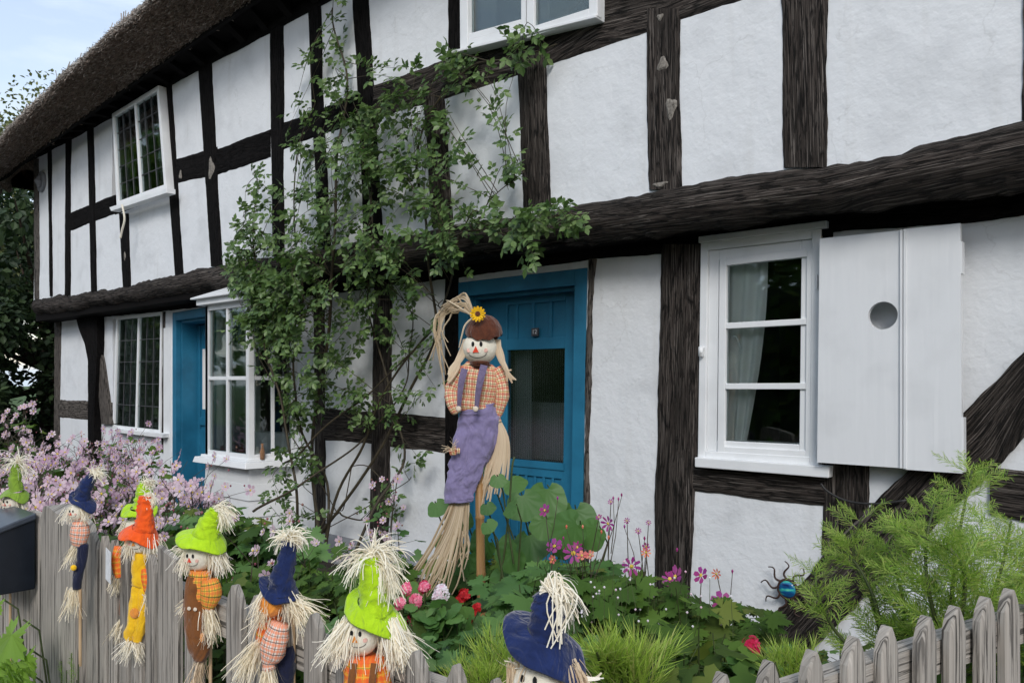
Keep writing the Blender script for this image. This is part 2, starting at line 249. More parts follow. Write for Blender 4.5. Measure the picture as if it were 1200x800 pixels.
def orb():
    m, t, b = newmat('glass_orb'); l = t.links.new; tc = N(t, 'ShaderNodeTexCoord')
    n = N(t, 'ShaderNodeTexNoise', i_Scale=26.0, i_Detail=3.0); mp = N(t, 'ShaderNodeMapping'); mp.inputs['Scale'].default_value = (.5, 1, 2.2); l(tc.outputs['Object'], mp.inputs[0]); l(mp.outputs[0], n.inputs['Vector'])
    r = ramp(t, [(.3, (.01, .02, .10)), (.5, (.01, .12, .30)), (.6, (.05, .45, .35)), (.72, (.25, .6, .45))]); l(n.outputs[0], r.inputs[0]); l(r.outputs[0], b.inputs['Base Color']); b.inputs['Roughness'].default_value = .08
orb()
# ------------------------------------------------------------------ mesh builder
ORG = {}
class MB:
    def __init__(s): s.v = []; s.f = []; s.uv = []; s.mi = []
    def add(s, vs, fs, uv=None, mi=0):
        o = len(s.v); s.v += [tuple(v) for v in vs]; s.f += [tuple(i+o for i in f) for f in fs]
        s.uv += list(uv) if uv is not None else [(0, 0)]*len(vs); s.mi += [mi]*len(fs)
    def hexa(s, c, mi=0):       # 8 corners: bottom 4 then top 4
        s.add(c, [(0, 3, 2, 1), (4, 5, 6, 7), (0, 1, 5, 4), (1, 2, 6, 5), (2, 3, 7, 6), (3, 0, 4, 7)], None, mi)
    def box(s, a, b, mi=0):
        x0, y0, z0 = a; x1, y1, z1 = b
        s.hexa([(x0, y0, z0), (x1, y0, z0), (x1, y1, z0), (x0, y1, z0), (x0, y0, z1), (x1, y0, z1), (x1, y1, z1), (x0, y1, z1)], mi)
    def qbox(s, q, u0, v0, u1, v1, d0, d1, mi=0):   # box in a quad's own frame (d towards +y)
        s.hexa([q(u0, v0, d0), q(u1, v0, d0), q(u1, v0, d1), q(u0, v0, d1), q(u0, v1, d0), q(u1, v1, d0), q(u1, v1, d1), q(u0, v1, d1)], mi)
    def tube(s, pts, rad, seg=8, mi=0, flat=1.0, axis=None, wob=0.0, caps=True, uvs=1.0):
        pts = [Vector(p) for p in pts]; n = len(pts)
        if not hasattr(rad, '__len__'): rad = [rad]*n
        o = len(s.v); prev = None; acc = 0
        for k, p in enumerate(pts):
            d = (pts[min(k+1, n-1)]-pts[max(k-1, 0)])
            if d.length < 1e-9: d = Vector((0, 0, 1))
            d.normalize()
            a = axis.copy() if axis is not None else (prev if prev is not None else (Vector((1, 0, 0)) if abs(d.x) < .8 else Vector((0, 1, 0))))
            a = a - d*a.dot(d)
            if a.length < 1e-6: a = d.orthogonal()
            a.normalize(); b = d.cross(a); prev = a
            if k: acc += (p-pts[k-1]).length
            for j in range(seg):
                t = 2*math.pi*j/seg; r = rad[k]
                q = p + a*(math.cos(t)*r) + b*(math.sin(t)*r*flat)
                if wob: q += (a*math.cos(t)+b*math.sin(t))*wob*r*mnoise.noise(q*(1.6/max(r, .01)))
                s.v.append(tuple(q)); s.uv.append((j/seg*2*math.pi*max(rad)*uvs if j <= seg/2 else (1-j/seg)*2*math.pi*max(rad)*uvs, acc*uvs))
        for k in range(n-1):
            for j in range(seg):
                j2 = (j+1) % seg; s.f.append((o+k*seg+j, o+k*seg+j2, o+(k+1)*seg+j2, o+(k+1)*seg+j)); s.mi.append(mi)
        if caps:
            s.f.append(tuple(o+j for j in range(seg))[::-1]); s.mi.append(mi); s.f.append(tuple(o+(n-1)*seg+j for j in range(seg))); s.mi.append(mi)
    def build(s, name, mats, parent=None, smooth=False, bevel=0, org=None):
        me = bpy.data.meshes.new(name); og = ORG.get(parent.name, Vector()) if parent else Vector(org or (0, 0, 0))
        v = np.array(s.v, dtype=np.float64).reshape(-1, 3) - np.array(og)
        me.from_pydata(v.tolist(), [], s.f)
        if not isinstance(mats, (list, tuple)): mats = [mats]
        for m in mats: me.materials.append(MATS[m])
        if len(mats) > 1: me.polygons.foreach_set('material_index', s.mi)
        ul = me.uv_layers.new(name='UVMap'); li = np.empty(len(me.loops), dtype=np.int32); me.loops.foreach_get('vertex_index', li)
        ul.data.foreach_set('uv', np.array(s.uv, dtype=np.float32)[li].ravel())
        if smooth: me.polygons.foreach_set('use_smooth', [True]*len(me.polygons))
        me.update(); o = bpy.data.objects.new(name, me); sc.collection.objects.link(o)
        if parent: o.parent = parent
        else: o.location = og
        ORG[o.name] = og
        if bevel:
            bv = o.modifiers.new('b', 'BEVEL'); bv.width = bevel; bv.segments = 2; bv.limit_method = 'ANGLE'
        return o
def thing(name, label, cat, loc, group=None, kind=None):
    o = bpy.data.objects.new(name, None); sc.collection.objects.link(o); o.location = loc; ORG[o.name] = Vector(loc)
    o['label'] = label; o['category'] = cat
    if group: o['group'] = group
    o.empty_display_size = .1
    return o
def tag(o, label, cat, group=None):
    o['label'] = label; o['category'] = cat
    if group: o['group'] = group
    return o
def struct(o): o['kind'] = 'structure'; return o
def catmull(pts, n):
    pts = [np.array(p, float) for p in pts]; out = []; m = len(pts)
    for k in range(n):
        t = k/(n-1)*(m-1); i = min(int(t), m-2); u = t-i
        a, b, c, d = pts[max(i-1, 0)], pts[i], pts[i+1], pts[min(i+2, m-1)]
        out.append(.5*((2*b)+(-a+c)*u+(2*a-5*b+4*c-d)*u*u+(-a+3*b-3*c+d)*u**3))
    return out
# ------------------------------------------------------------------ leaf templates (leaf along +y, up +z)
def T_leaflet(w_=.32):
    v = [(0, 0, 0), (-w_*.8, .28, .05), (-w_, .58, .05), (0, 1, -.05), (w_, .58, .05), (w_*.8, .28, .05), (0, .5, -.03)]
    return np.array(v, float), [(0, 6, 1), (1, 6, 2), (2, 6, 3), (3, 6, 4), (4, 6, 5), (5, 6, 0)]
def merge_t(ts):
    vs = []; fs = []; o = 0
    for v, f in ts: vs.append(v); fs += [tuple(i+o for i in q) for q in f]; o += len(v)
    return np.vstack(vs), fs
def xf(t, s, ang, off, tilt=0):
    v, f = t; c, s_ = math.cos(ang), math.sin(ang); v = v*s; v = v.copy(); v[:, 2] += v[:, 1]*tilt
    return np.column_stack([v[:, 0]*c - v[:, 1]*s_ + off[0], v[:, 0]*s_ + v[:, 1]*c + off[1], v[:, 2]+off[2]]), f
LF = T_leaflet()
T_rose = merge_t([xf(LF, .40, 0, (0, .62, 0), -.15), xf(LF, .36, 1.15, (0, .55, 0), -.2), xf(LF, .36, -1.15, (0, .55, 0), -.2), xf(LF, .30, 1.3, (0, .25, 0), -.2), xf(LF, .30, -1.3, (0, .25, 0), -.2),
                  (np.array([(-.008, 0, 0), (.008, 0, 0), (.008, .62, 0), (-.008, .62, 0)]), [(0, 1, 2, 3)])])
def T_lobed(lobes, depth, w_=.5, teeth=.06, n=30):
    v = [(0, .12, 0)]; 
    for k in range(n+1):
        th = -2.75 + 5.5*k/n; r = .5*(1-depth + depth*abs(math.cos(th*lobes/2.0*1.02)))*(1-.12*abs(th)) + teeth*(.5 if k % 2 else -.5)
        v.append((math.sin(th)*r*w_*2, .38+math.cos(th)*r*1.15, .10*math.cos(th*3)*r - .12*r*r*2))
    v = np.array(v, float); v[0] = (0, .30, .03)
    return v, [(0, k+1, k) for k in range(1, n+1)]
T_vine = T_lobed(5, .42, .60, .10, 38); T_anem = T_lobed(3, .6, .5, .05, 22); T_round = None
def T_roundleaf():
    vs = [(0, .12, .02)]; fs = []; n = 26
    for ri, rr in enumerate((.5, 1.0)):
        for k in range(n+1):
            th = -2.9+5.8*k/n; r = .5*rr*(1+.05*math.cos(th*5)*rr); z = .018*rr*math.cos(th*9) + .09*rr*(1-rr*.6) - .10*rr*rr*abs(math.sin(th)); vs.append((math.sin(th)*r*1.12, .42*min(1, rr+.3)*1.0+math.cos(th)*r, z))
    m = n+1
    for k in range(n): fs += [(0, 1+k+1, 1+k), (1+k, 2+k, m+2+k, m+1+k)]
    return np.array(vs), fs
T_round = T_roundleaf()
def T_flower(n=6, wd=.34, cup=.25, r0=.12):
    vs = []; fs = []
    for k in range(n):
        a = 2*math.pi*k/n; c, s_ = math.cos(a), math.sin(a); o = len(vs)
        for x, y, z in [(0, r0, 0), (-wd, .6, cup*.4), (-wd*.7, .95, cup), (wd*.7, .95, cup), (wd, .6, cup*.4)]:
            vs.append((x*c-y*s_, x*s_+y*c, z + .01*(k % 2)))
        fs.append(tuple(range(o, o+5))[::-1])
    return np.array(vs, float), fs
T_fl6 = T_flower(6, .30, .2); T_fl5 = T_flower(5, .38, .1); T_star = T_flower(8, .16, .25)
def T_eye():
    v = [(0, 0, .16)] + [(.2*math.cos(a), .2*math.sin(a), .04) for a in np.linspace(0, 2*math.pi, 7)[:-1]]
    return np.array(v), [(0, k+1, (k+1) % 6+1) for k in range(6)]
T_ey = T_eye()
def T_frond(n=22, w_=.010, ln=.42):
    vs = []; fs = []; r = np.random.default_rng(3)
    def strip(p, d, l, w0):
        o = len(vs); side = np.cross(d, [0, 0, 1.0]); side /= np.linalg.norm(side)+1e-9
        m = p + d*l*.55 + np.array([0, 0, .04])*l; e = p + d*l
        vs.extend([p-side*w0, p+side*w0, m+side*w0*.8, m-side*w0*.8, e]); fs.extend([(o, o+1, o+2, o+3), (o+3, o+2, o+4)])
    strip(np.array([0, 0, 0.]), np.array([0, 1., .05]), 1.0, w_*1.2)
    for k in range(n):
        t = .15+.82*k/n; sd = 1 if k % 2 else -1; a = r.uniform(.5, 1.0)
        d = np.array([sd*math.sin(a), math.cos(a), r.uniform(-.45, .45)]); d /= np.linalg.norm(d); p = np.array([0, t, .03*math.sin(t*3)]); l = ln*(1-.55*t)*r.uniform(.7, 1.15)
        strip(p, d, l, w_)
        for q in (.35, .6):
            b = r.uniform(-.7, .7); d2 = np.array([d[0]*math.cos(b)-d[1]*math.sin(b), d[0]*math.sin(b)+d[1]*math.cos(b), d[2]+r.uniform(-.3, .3)]); strip(p+d*l*q, d2/np.linalg.norm(d2), l*.5, w_*.8)
    return np.array(vs), fs
T_fr = T_frond(26, .0075, .40)
def T_needles():
    vs = []; fs = []; r = np.random.default_rng(4)
    for k in range(16):
        t = k/16; a = r.uniform(0, 6.28); op = r.uniform(.35, .95)*(1-.4*t); d = np.array([math.cos(a)*math.sin(op), math.cos(op), math.sin(a)*math.sin(op)]); p = np.array([0, t*.7, 0]); l = r.uniform(.5, .8)*(1-.3*t)
        s = np.cross(d, r.normal(0, 1, 3)); s /= np.linalg.norm(s); o = len(vs); w_ = .011; bend = np.array([0, .10, 0])*l; m = p+d*l*.55; e = p+d*l+bend
        vs += [p-s*w_, p+s*w_, m+s*w_, m-s*w_, e]; fs += [(o, o+1, o+2, o+3), (o+3, o+2, o+4)]
    return np.array(vs), fs
T_nd = T_needles()
def scatter(mb, T, pos, dirs, ups, size, mi=0, var=.25, r=rng, jit=0.0):
    """copies of a template: local +y along dirs, +z near ups"""
    pos = np.asarray(pos, float).reshape(-1, 3); n = len(pos)
    if n == 0: return
    d = np.asarray(dirs, float).reshape(-1, 3); d = np.broadcast_to(d, (n, 3)) + r.normal(0, jit, (n, 3)); d = d/np.linalg.norm(d, axis=1)[:, None]
    u = np.broadcast_to(np.asarray(ups, float).reshape(-1, 3), (n, 3)) + r.normal(0, jit*.7, (n, 3)); u = u - d*np.sum(u*d, 1)[:, None]; u /= (np.linalg.norm(u, axis=1)[:, None]+1e-9)
    x = np.cross(d, u); s = np.broadcast_to(np.asarray(size, float), (n,))*r.uniform(1-var, 1+var, n)
    V, Fs = T; R = np.stack([x, d, u], axis=1)          # rows
    vs = np.einsum('kc,ncd->nkd', V, R)*s[:, None, None] + pos[:, None, :]
    o = len(mb.v); k = len(V); mb.v += [tuple(q) for q in vs.reshape(-1, 3).tolist()]; mb.uv += [(0, 0)]*(n*k)
    for i in range(n):
        b = o+i*k; mb.f += [tuple(j+b for j in f) for f in Fs]
    mb.mi += [mi]*(n*len(Fs))
def strands(mb, org, dirs, length, width=.0018, grav=.5, curl=.25, seg=5, r=rng, mi=0, spread=.3, orad=.005, n=None):
    """thin curling ribbons"""
    org = np.asarray(org, float).reshape(-1, 3); dirs = np.asarray(dirs, float).reshape(-1, 3)
    n = n or max(len(org), len(dirs))
    for i in range(n):
        p = org[i % len(org)] + r.normal(0, orad, 3); d = dirs[i % len(dirs)]/np.linalg.norm(dirs[i % len(dirs)]) + r.normal(0, spread, 3); d /= np.linalg.norm(d)
        l = length*r.uniform(.55, 1.15); st = l/seg; c = r.normal(0, curl, 3); w_ = width*r.uniform(.6, 1.4); side = np.cross(d, r.normal(0, 1, 3)); side /= np.linalg.norm(side)+1e-9
        o = len(mb.v)
        for k in range(seg+1):
            ww = w_*(1-.5*k/seg); mb.v += [tuple(p-side*ww), tuple(p+side*ww)]; mb.uv += [(0, 0), (0, 0)]
            if k < seg: mb.f.append((o+2*k, o+2*k+1, o+2*k+3, o+2*k+2)); mb.mi.append(mi)
            p = p+d*st; d = d + c/seg*2 + np.array([0, 0, -grav/seg]) + r.normal(0, curl*.35, 3); d /= np.linalg.norm(d)
            side = side - d*np.dot(side, d); side /= np.linalg.norm(side)+1e-9
# ================================================================== ground
def sheet(name, x0, x1, y0, y1, z, m, nx=2, ny=2, amp=0):
    mb = MB(); vs = []; 
    for j in range(ny+1):
        for i in range(nx+1):
            x = x0+(x1-x0)*i/nx; y = y0+(y1-y0)*j/ny; vs.append((x, y, z + (amp*mnoise.noise(Vector((x*1.3, y*1.3, 0))) if amp else 0)))
    mb.add(vs, [(j*(nx+1)+i, j*(nx+1)+i+1, (j+1)*(nx+1)+i+1, (j+1)*(nx+1)+i) for j in range(ny) for i in range(nx)])
    return struct(mb.build(name, m, smooth=True))
noise_mat('grass_ground', [(.3, (.03, .06, .012)), (.7, (.07, .12, .03))], (3, 3, 3), rough=.95, bump=.8, bdist=.05, bscale=(25, 25, 25))
sheet('ground', -260, 240, -240, 260, -.16, 'grass_ground', 20, 20)
sheet('garden_soil', -30, 4, -3.0, 12, -.02, 'soil', 60, 30, .06)
sheet('pavement', -30, 8, -4.9, -2.98, 0.0, 'paving')
kb = MB(); kb.box((-30, -5.05, -.155), (8, -4.9, .004)); struct(kb.build('kerb', 'paving'))
sheet('road', -60, 60, -11, -5.05, -.12, 'asphalt')
# ================================================================== house
YU = -.28
XL = -12.2; XR = 3.0
house = thing('timber_framed_house', 'long white plastered cottage with black oak timber framing, blue doors and a thatched roof', 'house', (-4.5, 0, 0))
_seed = [0]
def timber(name, st, y, m, depth=.10, step=.03, across=8, rnd=.010, bulge=None, edge=.006, parent=None, amp=.0022, back=None):
    """a hewn timber from a list of ((ax,ay),(bx,by)) pixel pairs on the plane y (its front face)"""
    _seed[0] += 1; sd = _seed[0]*13.7
    A = [P(*a, y) for a, b in st]; B = [P(*b, y) for a, b in st]; Mi = [(a+b)/2 for a, b in zip(A, B)]
    cum = [0]
    for k in range(1, len(Mi)): cum.append(cum[-1]+(Mi[k]-Mi[k-1]).length)
    n = max(2, int(cum[-1]/step)); vs = []; uv = []; rows = []
    for i in range(n+1):
        s = cum[-1]*i/n; k = 0
        while k < len(cum)-2 and cum[k+1] < s: k += 1
        u = (s-cum[k])/(cum[k+1]-cum[k]+1e-9); a = A[k].lerp(A[k+1], u); b = B[k].lerp(B[k+1], u); w_ = (b-a).length; ax = (b-a).normalized()
        ea = edge*(mnoise.noise(Vector((s*3, sd, 0)))*1.6 + mnoise.noise(Vector((s*16, sd, 3)))*.7); eb = edge*(mnoise.noise(Vector((s*3, sd, 7)))*1.6 + mnoise.noise(Vector((s*16, sd, 11)))*.7)
        a = a+ax*ea; b = b+ax*eb; w2 = w_+eb-ea
        row = [(a.x, depth+y, a.z)]; ru = [(s, -depth)]
        for j in range(across+1):
            t = j/across; p = a.lerp(b, t); e = min(t, 1-t)*w_
            off = (bulge(t) if bulge else 0) + rnd*max(0, 1-e/.02)**2
            off += amp*(mnoise.noise(Vector((s*2.5, t*w_*40, sd)))+.5*mnoise.noise(Vector((s*1.2, t*w_*12, sd+5))))
            row.append((p.x, y+off, p.z)); ru.append((s, ea+t*w2))
        row.append((b.x, depth+y if back is None else back, b.z)); ru.append((s, w_+depth))
        vs += row; uv += ru
    c = across+3; mb = MB(); fs = [(i*c+j, i*c+j+1, (i+1)*c+j+1, (i+1)*c+j) for i in range(n) for j in range(c-1)]
    fs += [tuple(range(c)), tuple(n*c+j for j in range(c))[::-1]]
    mb.add(vs, fs, [(a+sd, b+sd*.37) for a, b in uv])
    return mb.build(name, m, parent or house, smooth=False)
def V(name, rows, y, m='timber', **k): return timber(name, [((xl, yy), (xr, yy)) for yy, xl, xr in rows], y, m, **k)
def H(name, cols, y, m='timber', **k): return timber(name, [((xx, yt), (xx, yb)) for xx, yt, yb in cols], y, m, **k)
def Q4(tl, tr, br, bl, y):
    a, b, c, d = P(*tl, y), P(*tr, y), P(*br, y), P(*bl, y)
    def q(u, v, dd=0): p = d.lerp(c, u).lerp(a.lerp(b, u), v); return (p.x, p.y+dd, p.z)
    q.w = ((b-a).length+(c-d).length)/2; q.h = ((a-d).length+(b-c).length)/2; return q
WALLS = []
def wall(name, x0, x1, z0, z1, y, holes, thick=.16):
    xs = sorted(set([x0, x1] + [h[0] for h in holes] + [h[1] for h in holes])); zs = sorted(set([z0, z1] + [h[2] for h in holes] + [h[3] for h in holes]))
    def fill(a):
        o = []
        for p, q in zip(a, a[1:]):
            m = max(1, int((q-p)/.07)); o += [p+(q-p)*k/m for k in range(m)]
        return o+[a[-1]]
    xs = fill(xs); zs = fill(zs); mb = MB(); vs = []
    for z in zs:
        for x in xs:
            vs.append((x, y + .006*mnoise.noise(Vector((x*2.2, z*2.2, y*9))) + .003*mnoise.noise(Vector((x*9, z*9, y*9))), z))
    nx = len(xs); fs = []
    for j in range(len(zs)-1):
        for i in range(nx-1):
            cx = (xs[i]+xs[i+1])/2; cz = (zs[j]+zs[j+1])/2
            if any(h[0] < cx < h[1] and h[2] < cz < h[3] for h in holes): continue
            fs.append((j*nx+i, j*nx+i+1, (j+1)*nx+i+1, (j+1)*nx+i))
    mb.add(vs, fs)
    for a, b, c, d in holes:
        for p, q in (((a, c), (b, c)), ((b, c), (b, d)), ((b, d), (a, d)), ((a, d), (a, c))):
            mb.add([(p[0], y, p[1]), (q[0], y, q[1]), (q[0], y+thick, q[1]), (p[0], y+thick, p[1])], [(0, 1, 2, 3)])
    return mb.build(name, 'limewash', house, smooth=True)
def hole(tl, tr, br, bl, y, inset=.02):
    c = [P(*p, y) for p in (tl, tr, br, bl)]
    return (min(c[0].x, c[3].x)+inset, max(c[1].x, c[2].x)-inset, min(c[2].z, c[3].z)+inset, max(c[0].z, c[1].z)-inset)
W1 = [(821, 285), (962, 268), (959, 546), (817.5, 537)]
GL = [(136, 371), (189.5, 365), (187.5, 508), (131.6, 501.5)]
D2 = [(537, 331), (687.5, 313.5), (682, 700), (537, 700)]
D1 = [(202, 366.5), (252, 358), (252, 600), (202, 585)]
U1 = [(131, 133.5), (185.5, 100), (195, 221), (136.6, 241.5)]
U2 = [(537.6, -150), (704, -245), (704, 21), (539, 62)]
hW1, hGL, hD2, hD1, hU1, hU2 = hole(*W1, 0), hole(*GL, 0), hole(*D2, 0), hole(*D1, 0), hole(*U1, YU), hole(*U2, YU)
hD2 = (hD2[0], hD2[1], -.05, hD2[3]); hD1 = (hD1[0], hD1[1], -.05, hD1[3])
hBay = (-7.0, -6.16, 1.0, 1.98)
wall('wall', XL, XR, -.1, 2.46, 0, [hW1, hGL, hD2, hD1, hBay])
wall('wall', XL, XR, 2.48, 4.72, YU, [hU1, hU2])
mb = MB(); mb.box((XL-.0, .0, -.1), (XL+.15, 7, 4.7)); mb.box((XR-.15, 0.0, -.1), (XR, 7, 4.7)); mb.box((XL, 6.85, -.1), (XR, 7, 4.7)); mb.build('gable_wall', 'limewash', house)
mb = MB(); mb.box((XL+.16, .17, 4.5), (XR-.16, 6.8, 4.6)); mb.box((XL+.16, -.2, 2.42), (XR-.16, 6.8, 2.5)); mb.build('floor_boards', 'interior', house)
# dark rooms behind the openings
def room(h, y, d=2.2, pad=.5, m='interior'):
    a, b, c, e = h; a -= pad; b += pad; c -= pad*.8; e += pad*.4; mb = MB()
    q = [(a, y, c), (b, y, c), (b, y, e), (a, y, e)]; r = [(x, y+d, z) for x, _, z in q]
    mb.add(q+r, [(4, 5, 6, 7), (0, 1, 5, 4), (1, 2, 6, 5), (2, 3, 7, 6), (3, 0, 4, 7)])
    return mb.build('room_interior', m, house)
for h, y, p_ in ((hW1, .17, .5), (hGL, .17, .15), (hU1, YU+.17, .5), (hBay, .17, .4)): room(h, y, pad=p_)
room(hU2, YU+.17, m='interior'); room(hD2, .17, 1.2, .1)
# ---- upper storey timbers
yu = YU-.018
BK = 'timber_black'
V('post', [(186, 38.5, 44), (350, 39.5, 45)], yu, 'timber_grey')
V('post', [(172, 55, 59), (347, 57.5, 60.5)], yu, BK); V('post', [(160, 76, 82), (346, 75, 81)], yu, BK); V('post', [(145, 101, 108), (344, 106, 112)], yu, BK)
V('post', [(250, 138, 149), (336, 143, 151.5)], yu, BK); V('post', [(85, 187, 198.5), (323, 204, 213.5)], yu, BK); V('post', [(50, 229, 245), (312, 246, 259)], yu, BK)
V('post', [(15, 315, 330), (210, 317, 331), (300, 318, 332)], yu, BK); V('post', [(-20, 359, 373), (100, 363, 377), (292, 372, 386)], yu, BK)
V('post', [(-60, 410, 428), (0, 412, 430), (130, 419, 438), (282, 425, 448)], yu, BK); V('post', [(-100, 523, 539), (78, 524, 540)], yu, BK)
V('post', [(110, 494, 519), (266, 505, 529)], yu); V('post', [(60, 605, 637), (244, 612, 644)], yu); V('post', [(10, 757, 796), (110, 757, 795), (222, 760, 798)], yu, across=12)
V('post', [(-180, 912, 971), (0, 914, 969), (90, 916, 966), (196, 918, 968)], yu, across=16, step=.02); V('post', [(-250, 1202, 1262), (140, 1198, 1262)], yu, across=12)
yr = YU-.010
H('midrail', [(81, 249, 271), (134, 228, 250)], yr, BK); H('midrail', [(134, 240, 252), (205, 206, 224)], yr-.002, BK); H('midrail', [(204, 187, 215), (254, 172, 204)], yr, BK)
H('midrail', [(254, 174, 205), (316, 151, 184)], yr, BK); H('midrail', [(330, 144, 175), (372, 128, 160)], yr, BK); H('midrail', [(372, 128, 159), (434, 101, 140)], yr, BK)
H('midrail', [(432, 101, 140), (500, 78, 124), (560, 50, 103), (640, 30, 76), (700, -8, 57), (780, -30, 28), (868, -70, 0), (920, -90, -16)], yr, 'timber', across=12)
H('wall_plate', [(38, 145, 187), (60, 120, 175), (232, 45, 81), (316, 0, 37), (430, -60, -25), (760, -240, -205)], YU-.024, BK)
# jetty beam
bul = lambda t: .085*abs(2*t-1)**2.6 + (.03*max(0, t-.6)/.4)
H('jetty_beam', [(37, 348, 370), (60, 345, 368), (130, 336, 357), (201, 319, 346), (266, 304, 338), (400, 283, 320), (545, 258, 301), (665, 237, 287), (795, 214, 270), (967, 187, 247), (1025, 172, 240), (1200, 131, 219), (1400, 90, 190)], -.345, 'timber', across=20, bulge=bul, depth=.13, step=.025, edge=.020, amp=.004, rnd=.03)
mb = MB(); mb.box((XL+.01, -.262, 2.335), (XR, -.006, 2.44)); mb.build('jetty_soffit', BK, house)
H('ground_plate', [(62, 350, 377), (206, 330, 363), (260, 325, 356), (400, 295, 342), (700, 240, 303)], -.020, BK); H('ground_plate', [(700, 240, 303), (975, 225, 283)], -.018, BK); H('ground_plate', [(975, 225, 272), (1127, 210, 261), (1200, 200, 251), (1500, 150, 222)], -.019, BK)
# ---- ground storey timbers
g = -.015
V('post', [(373, 63, 71), (485, 62.5, 69), (560, 62, 69)], g, 'timber_grey'); V('bracket_post', [(364, 86, 112), (385, 91, 113), (402, 98, 113), (423, 102, 112), (480, 102, 109.5), (560, 102, 109.5)], -.10, BK, depth=.10)
timber('brace', [((106, 398), (114, 396)), ((111, 430), (120, 428)), ((115, 470), (125.5, 468)), ((118, 497), (131, 497))], -.045, 'timber_grey'); H('rail', [(69, 468, 489), (131, 471, 494)], g+.004, 'timber_grey')
V('post', [(365, 190.2, 192.3), (530, 188.5, 191)], g, 'timber')
V('post', [(325, 366, 379), (486, 367, 379.5), (626, 368, 380.5)], g, 'timber'); V('post', [(318, 437, 459), (480, 435, 457), (640, 431, 454)], g, 'timber'); V('post', [(300, 520, 537), (640, 520, 536)], g, BK)
H('rail', [(379, 478, 516), (437, 482, 520)], g+.004); H('rail', [(456, 484, 523), (522, 489, 531)], g+.004)
V('post', [(303, 689, 698), (380, 686, 692), (580, 682, 689.5), (660, 682, 689)], g, 'timber_grey', edge=.01)
V('post', [(286, 774, 823), (360, 773, 822), (505, 769, 817), (560, 767, 814), (668, 766, 808), (760, 765, 806)], g-.004, 'timber', across=14, step=.02)
H('rail', [(812, 545, 575), (880, 550, 584), (966, 557, 593)], g, 'timber', across=10, step=.02); V('post', [(540, 963, 1019), (600, 963, 1018), (650, 961, 1017)], g-.002, 'timber', across=14, step=.02)
timber('diagonal_brace', [((1330, 270), (1370, 350)), ((1200, 411), (1200, 511)), ((1127, 486), (1171, 543)), ((1059, 556), (1090, 621)), ((975, 640), (1027, 688)), ((908, 719), (957, 754)), ((862, 765), (910, 815))], g-.022, 'timber', across=20, step=.02, depth=.12, amp=.006, edge=.012)
timber('brace_strip', [((1022, 590), (1027, 598)), ((972, 640), (979, 648))], g-.03, 'timber_grey'); H('rail', [(1160, 546, 604), (1200, 551, 612), (1500, 585, 670)], g-.004, 'timber', across=12, step=.02)
for px, py, rx_, ry_, yy in ((776, 75, 5, 8, YU), (786, 126, 5, 12, YU), (247, 197, 5, 12, YU), (211, 205, 2.5, 5, YU), (773, 20, 3, 4, YU), (146, 300, 1.5, 5, YU), (773, 216, 7, 3, YU)):
    c = P(px, py, yy-.022); s_ = (c-CAM).dot(FW)/F; mb = MB(); n = 14; vs = []
    for d, k in ((.004, 1.0), (-.0015, .7)):
        for j in range(n): th = 2*math.pi*j/n; w_ = k*(1+.25*math.sin(3*th+px)); vs.append((c.x+rx_*s_*1.4*w_*math.cos(th), c.y+d, c.z+ry_*s_*w_*math.sin(th)))
    mb.add(vs, [(j, (j+1) % n, n+(j+1) % n, n+j) for j in range(n)]+[tuple(range(n, 2*n))]); mb.build('filler_patch', 'filler', house)
# plinth with lead apron
a = P(352, 620, 0); b = P(520, 655, 0); mb = MB()
mb.add([(-5.95, 0.0, a.z+.02), (-4.35, 0.0, a.z+.02), (-4.35, -.16, a.z-.05), (-5.95, -.16, a.z-.05), (-4.35, -.16, -.1), (-5.95, -.16, -.1)], [(0, 3, 2, 1), (3, 5, 4, 2)]); mb.build('plinth', 'lead', house)
# ---- window builders
def curtain(q, u0, u1, v0, v1, d, amp=.02, waves=6, m='curtain', sweep=0.0, parent=None):
    mb = MB(); n = 60; rows = 14; vs = []
    for j in range(rows+1):
        v = v0+(v1-v0)*j/rows; sw = sweep*math.sin(min(1, j/rows)*math.pi/2)
        for i in range(n+1):
            t = i/n; u = u0+(u1+sw-u0)*t; x, y, z = q(u, v, d+amp*math.sin(t*waves*2*math.pi+.7*math.sin(v*3))); vs.append((x, y, z))
    mb.add(vs, [(j*(n+1)+i, j*(n+1)+i+1, (j+1)*(n+1)+i+1, (j+1)*(n+1)+i) for j in range(rows) for i in range(n)])
    return mb.build('curtain', m, parent, smooth=True)
def frame_bars(mb, q, t, d0, d1, u0=0, u1=1, v0=0, v1=1, mi=0):
    tu = t/q.w; tv = t/q.h
    mb.qbox(q, u0, v0, u0+tu, v1, d0, d1, mi); mb.qbox(q, u1-tu, v0, u1, v1, d0, d1, mi)
    mb.qbox(q, u0+tu, v0, u1-tu, v0+tv, d0, d1, mi); mb.qbox(q, u0+tu, v1-tv, u1-tu, v1, d0, d1, mi)
    return u0+tu, u1-tu, v0+tv, v1-tv
def pane(q, u0, v0, u1, v1, d, parent, m='glass'):
    mb = MB(); mb.qbox(q, u0, v0, u1, v1, d, d+.004); return mb.build('pane', m, parent)
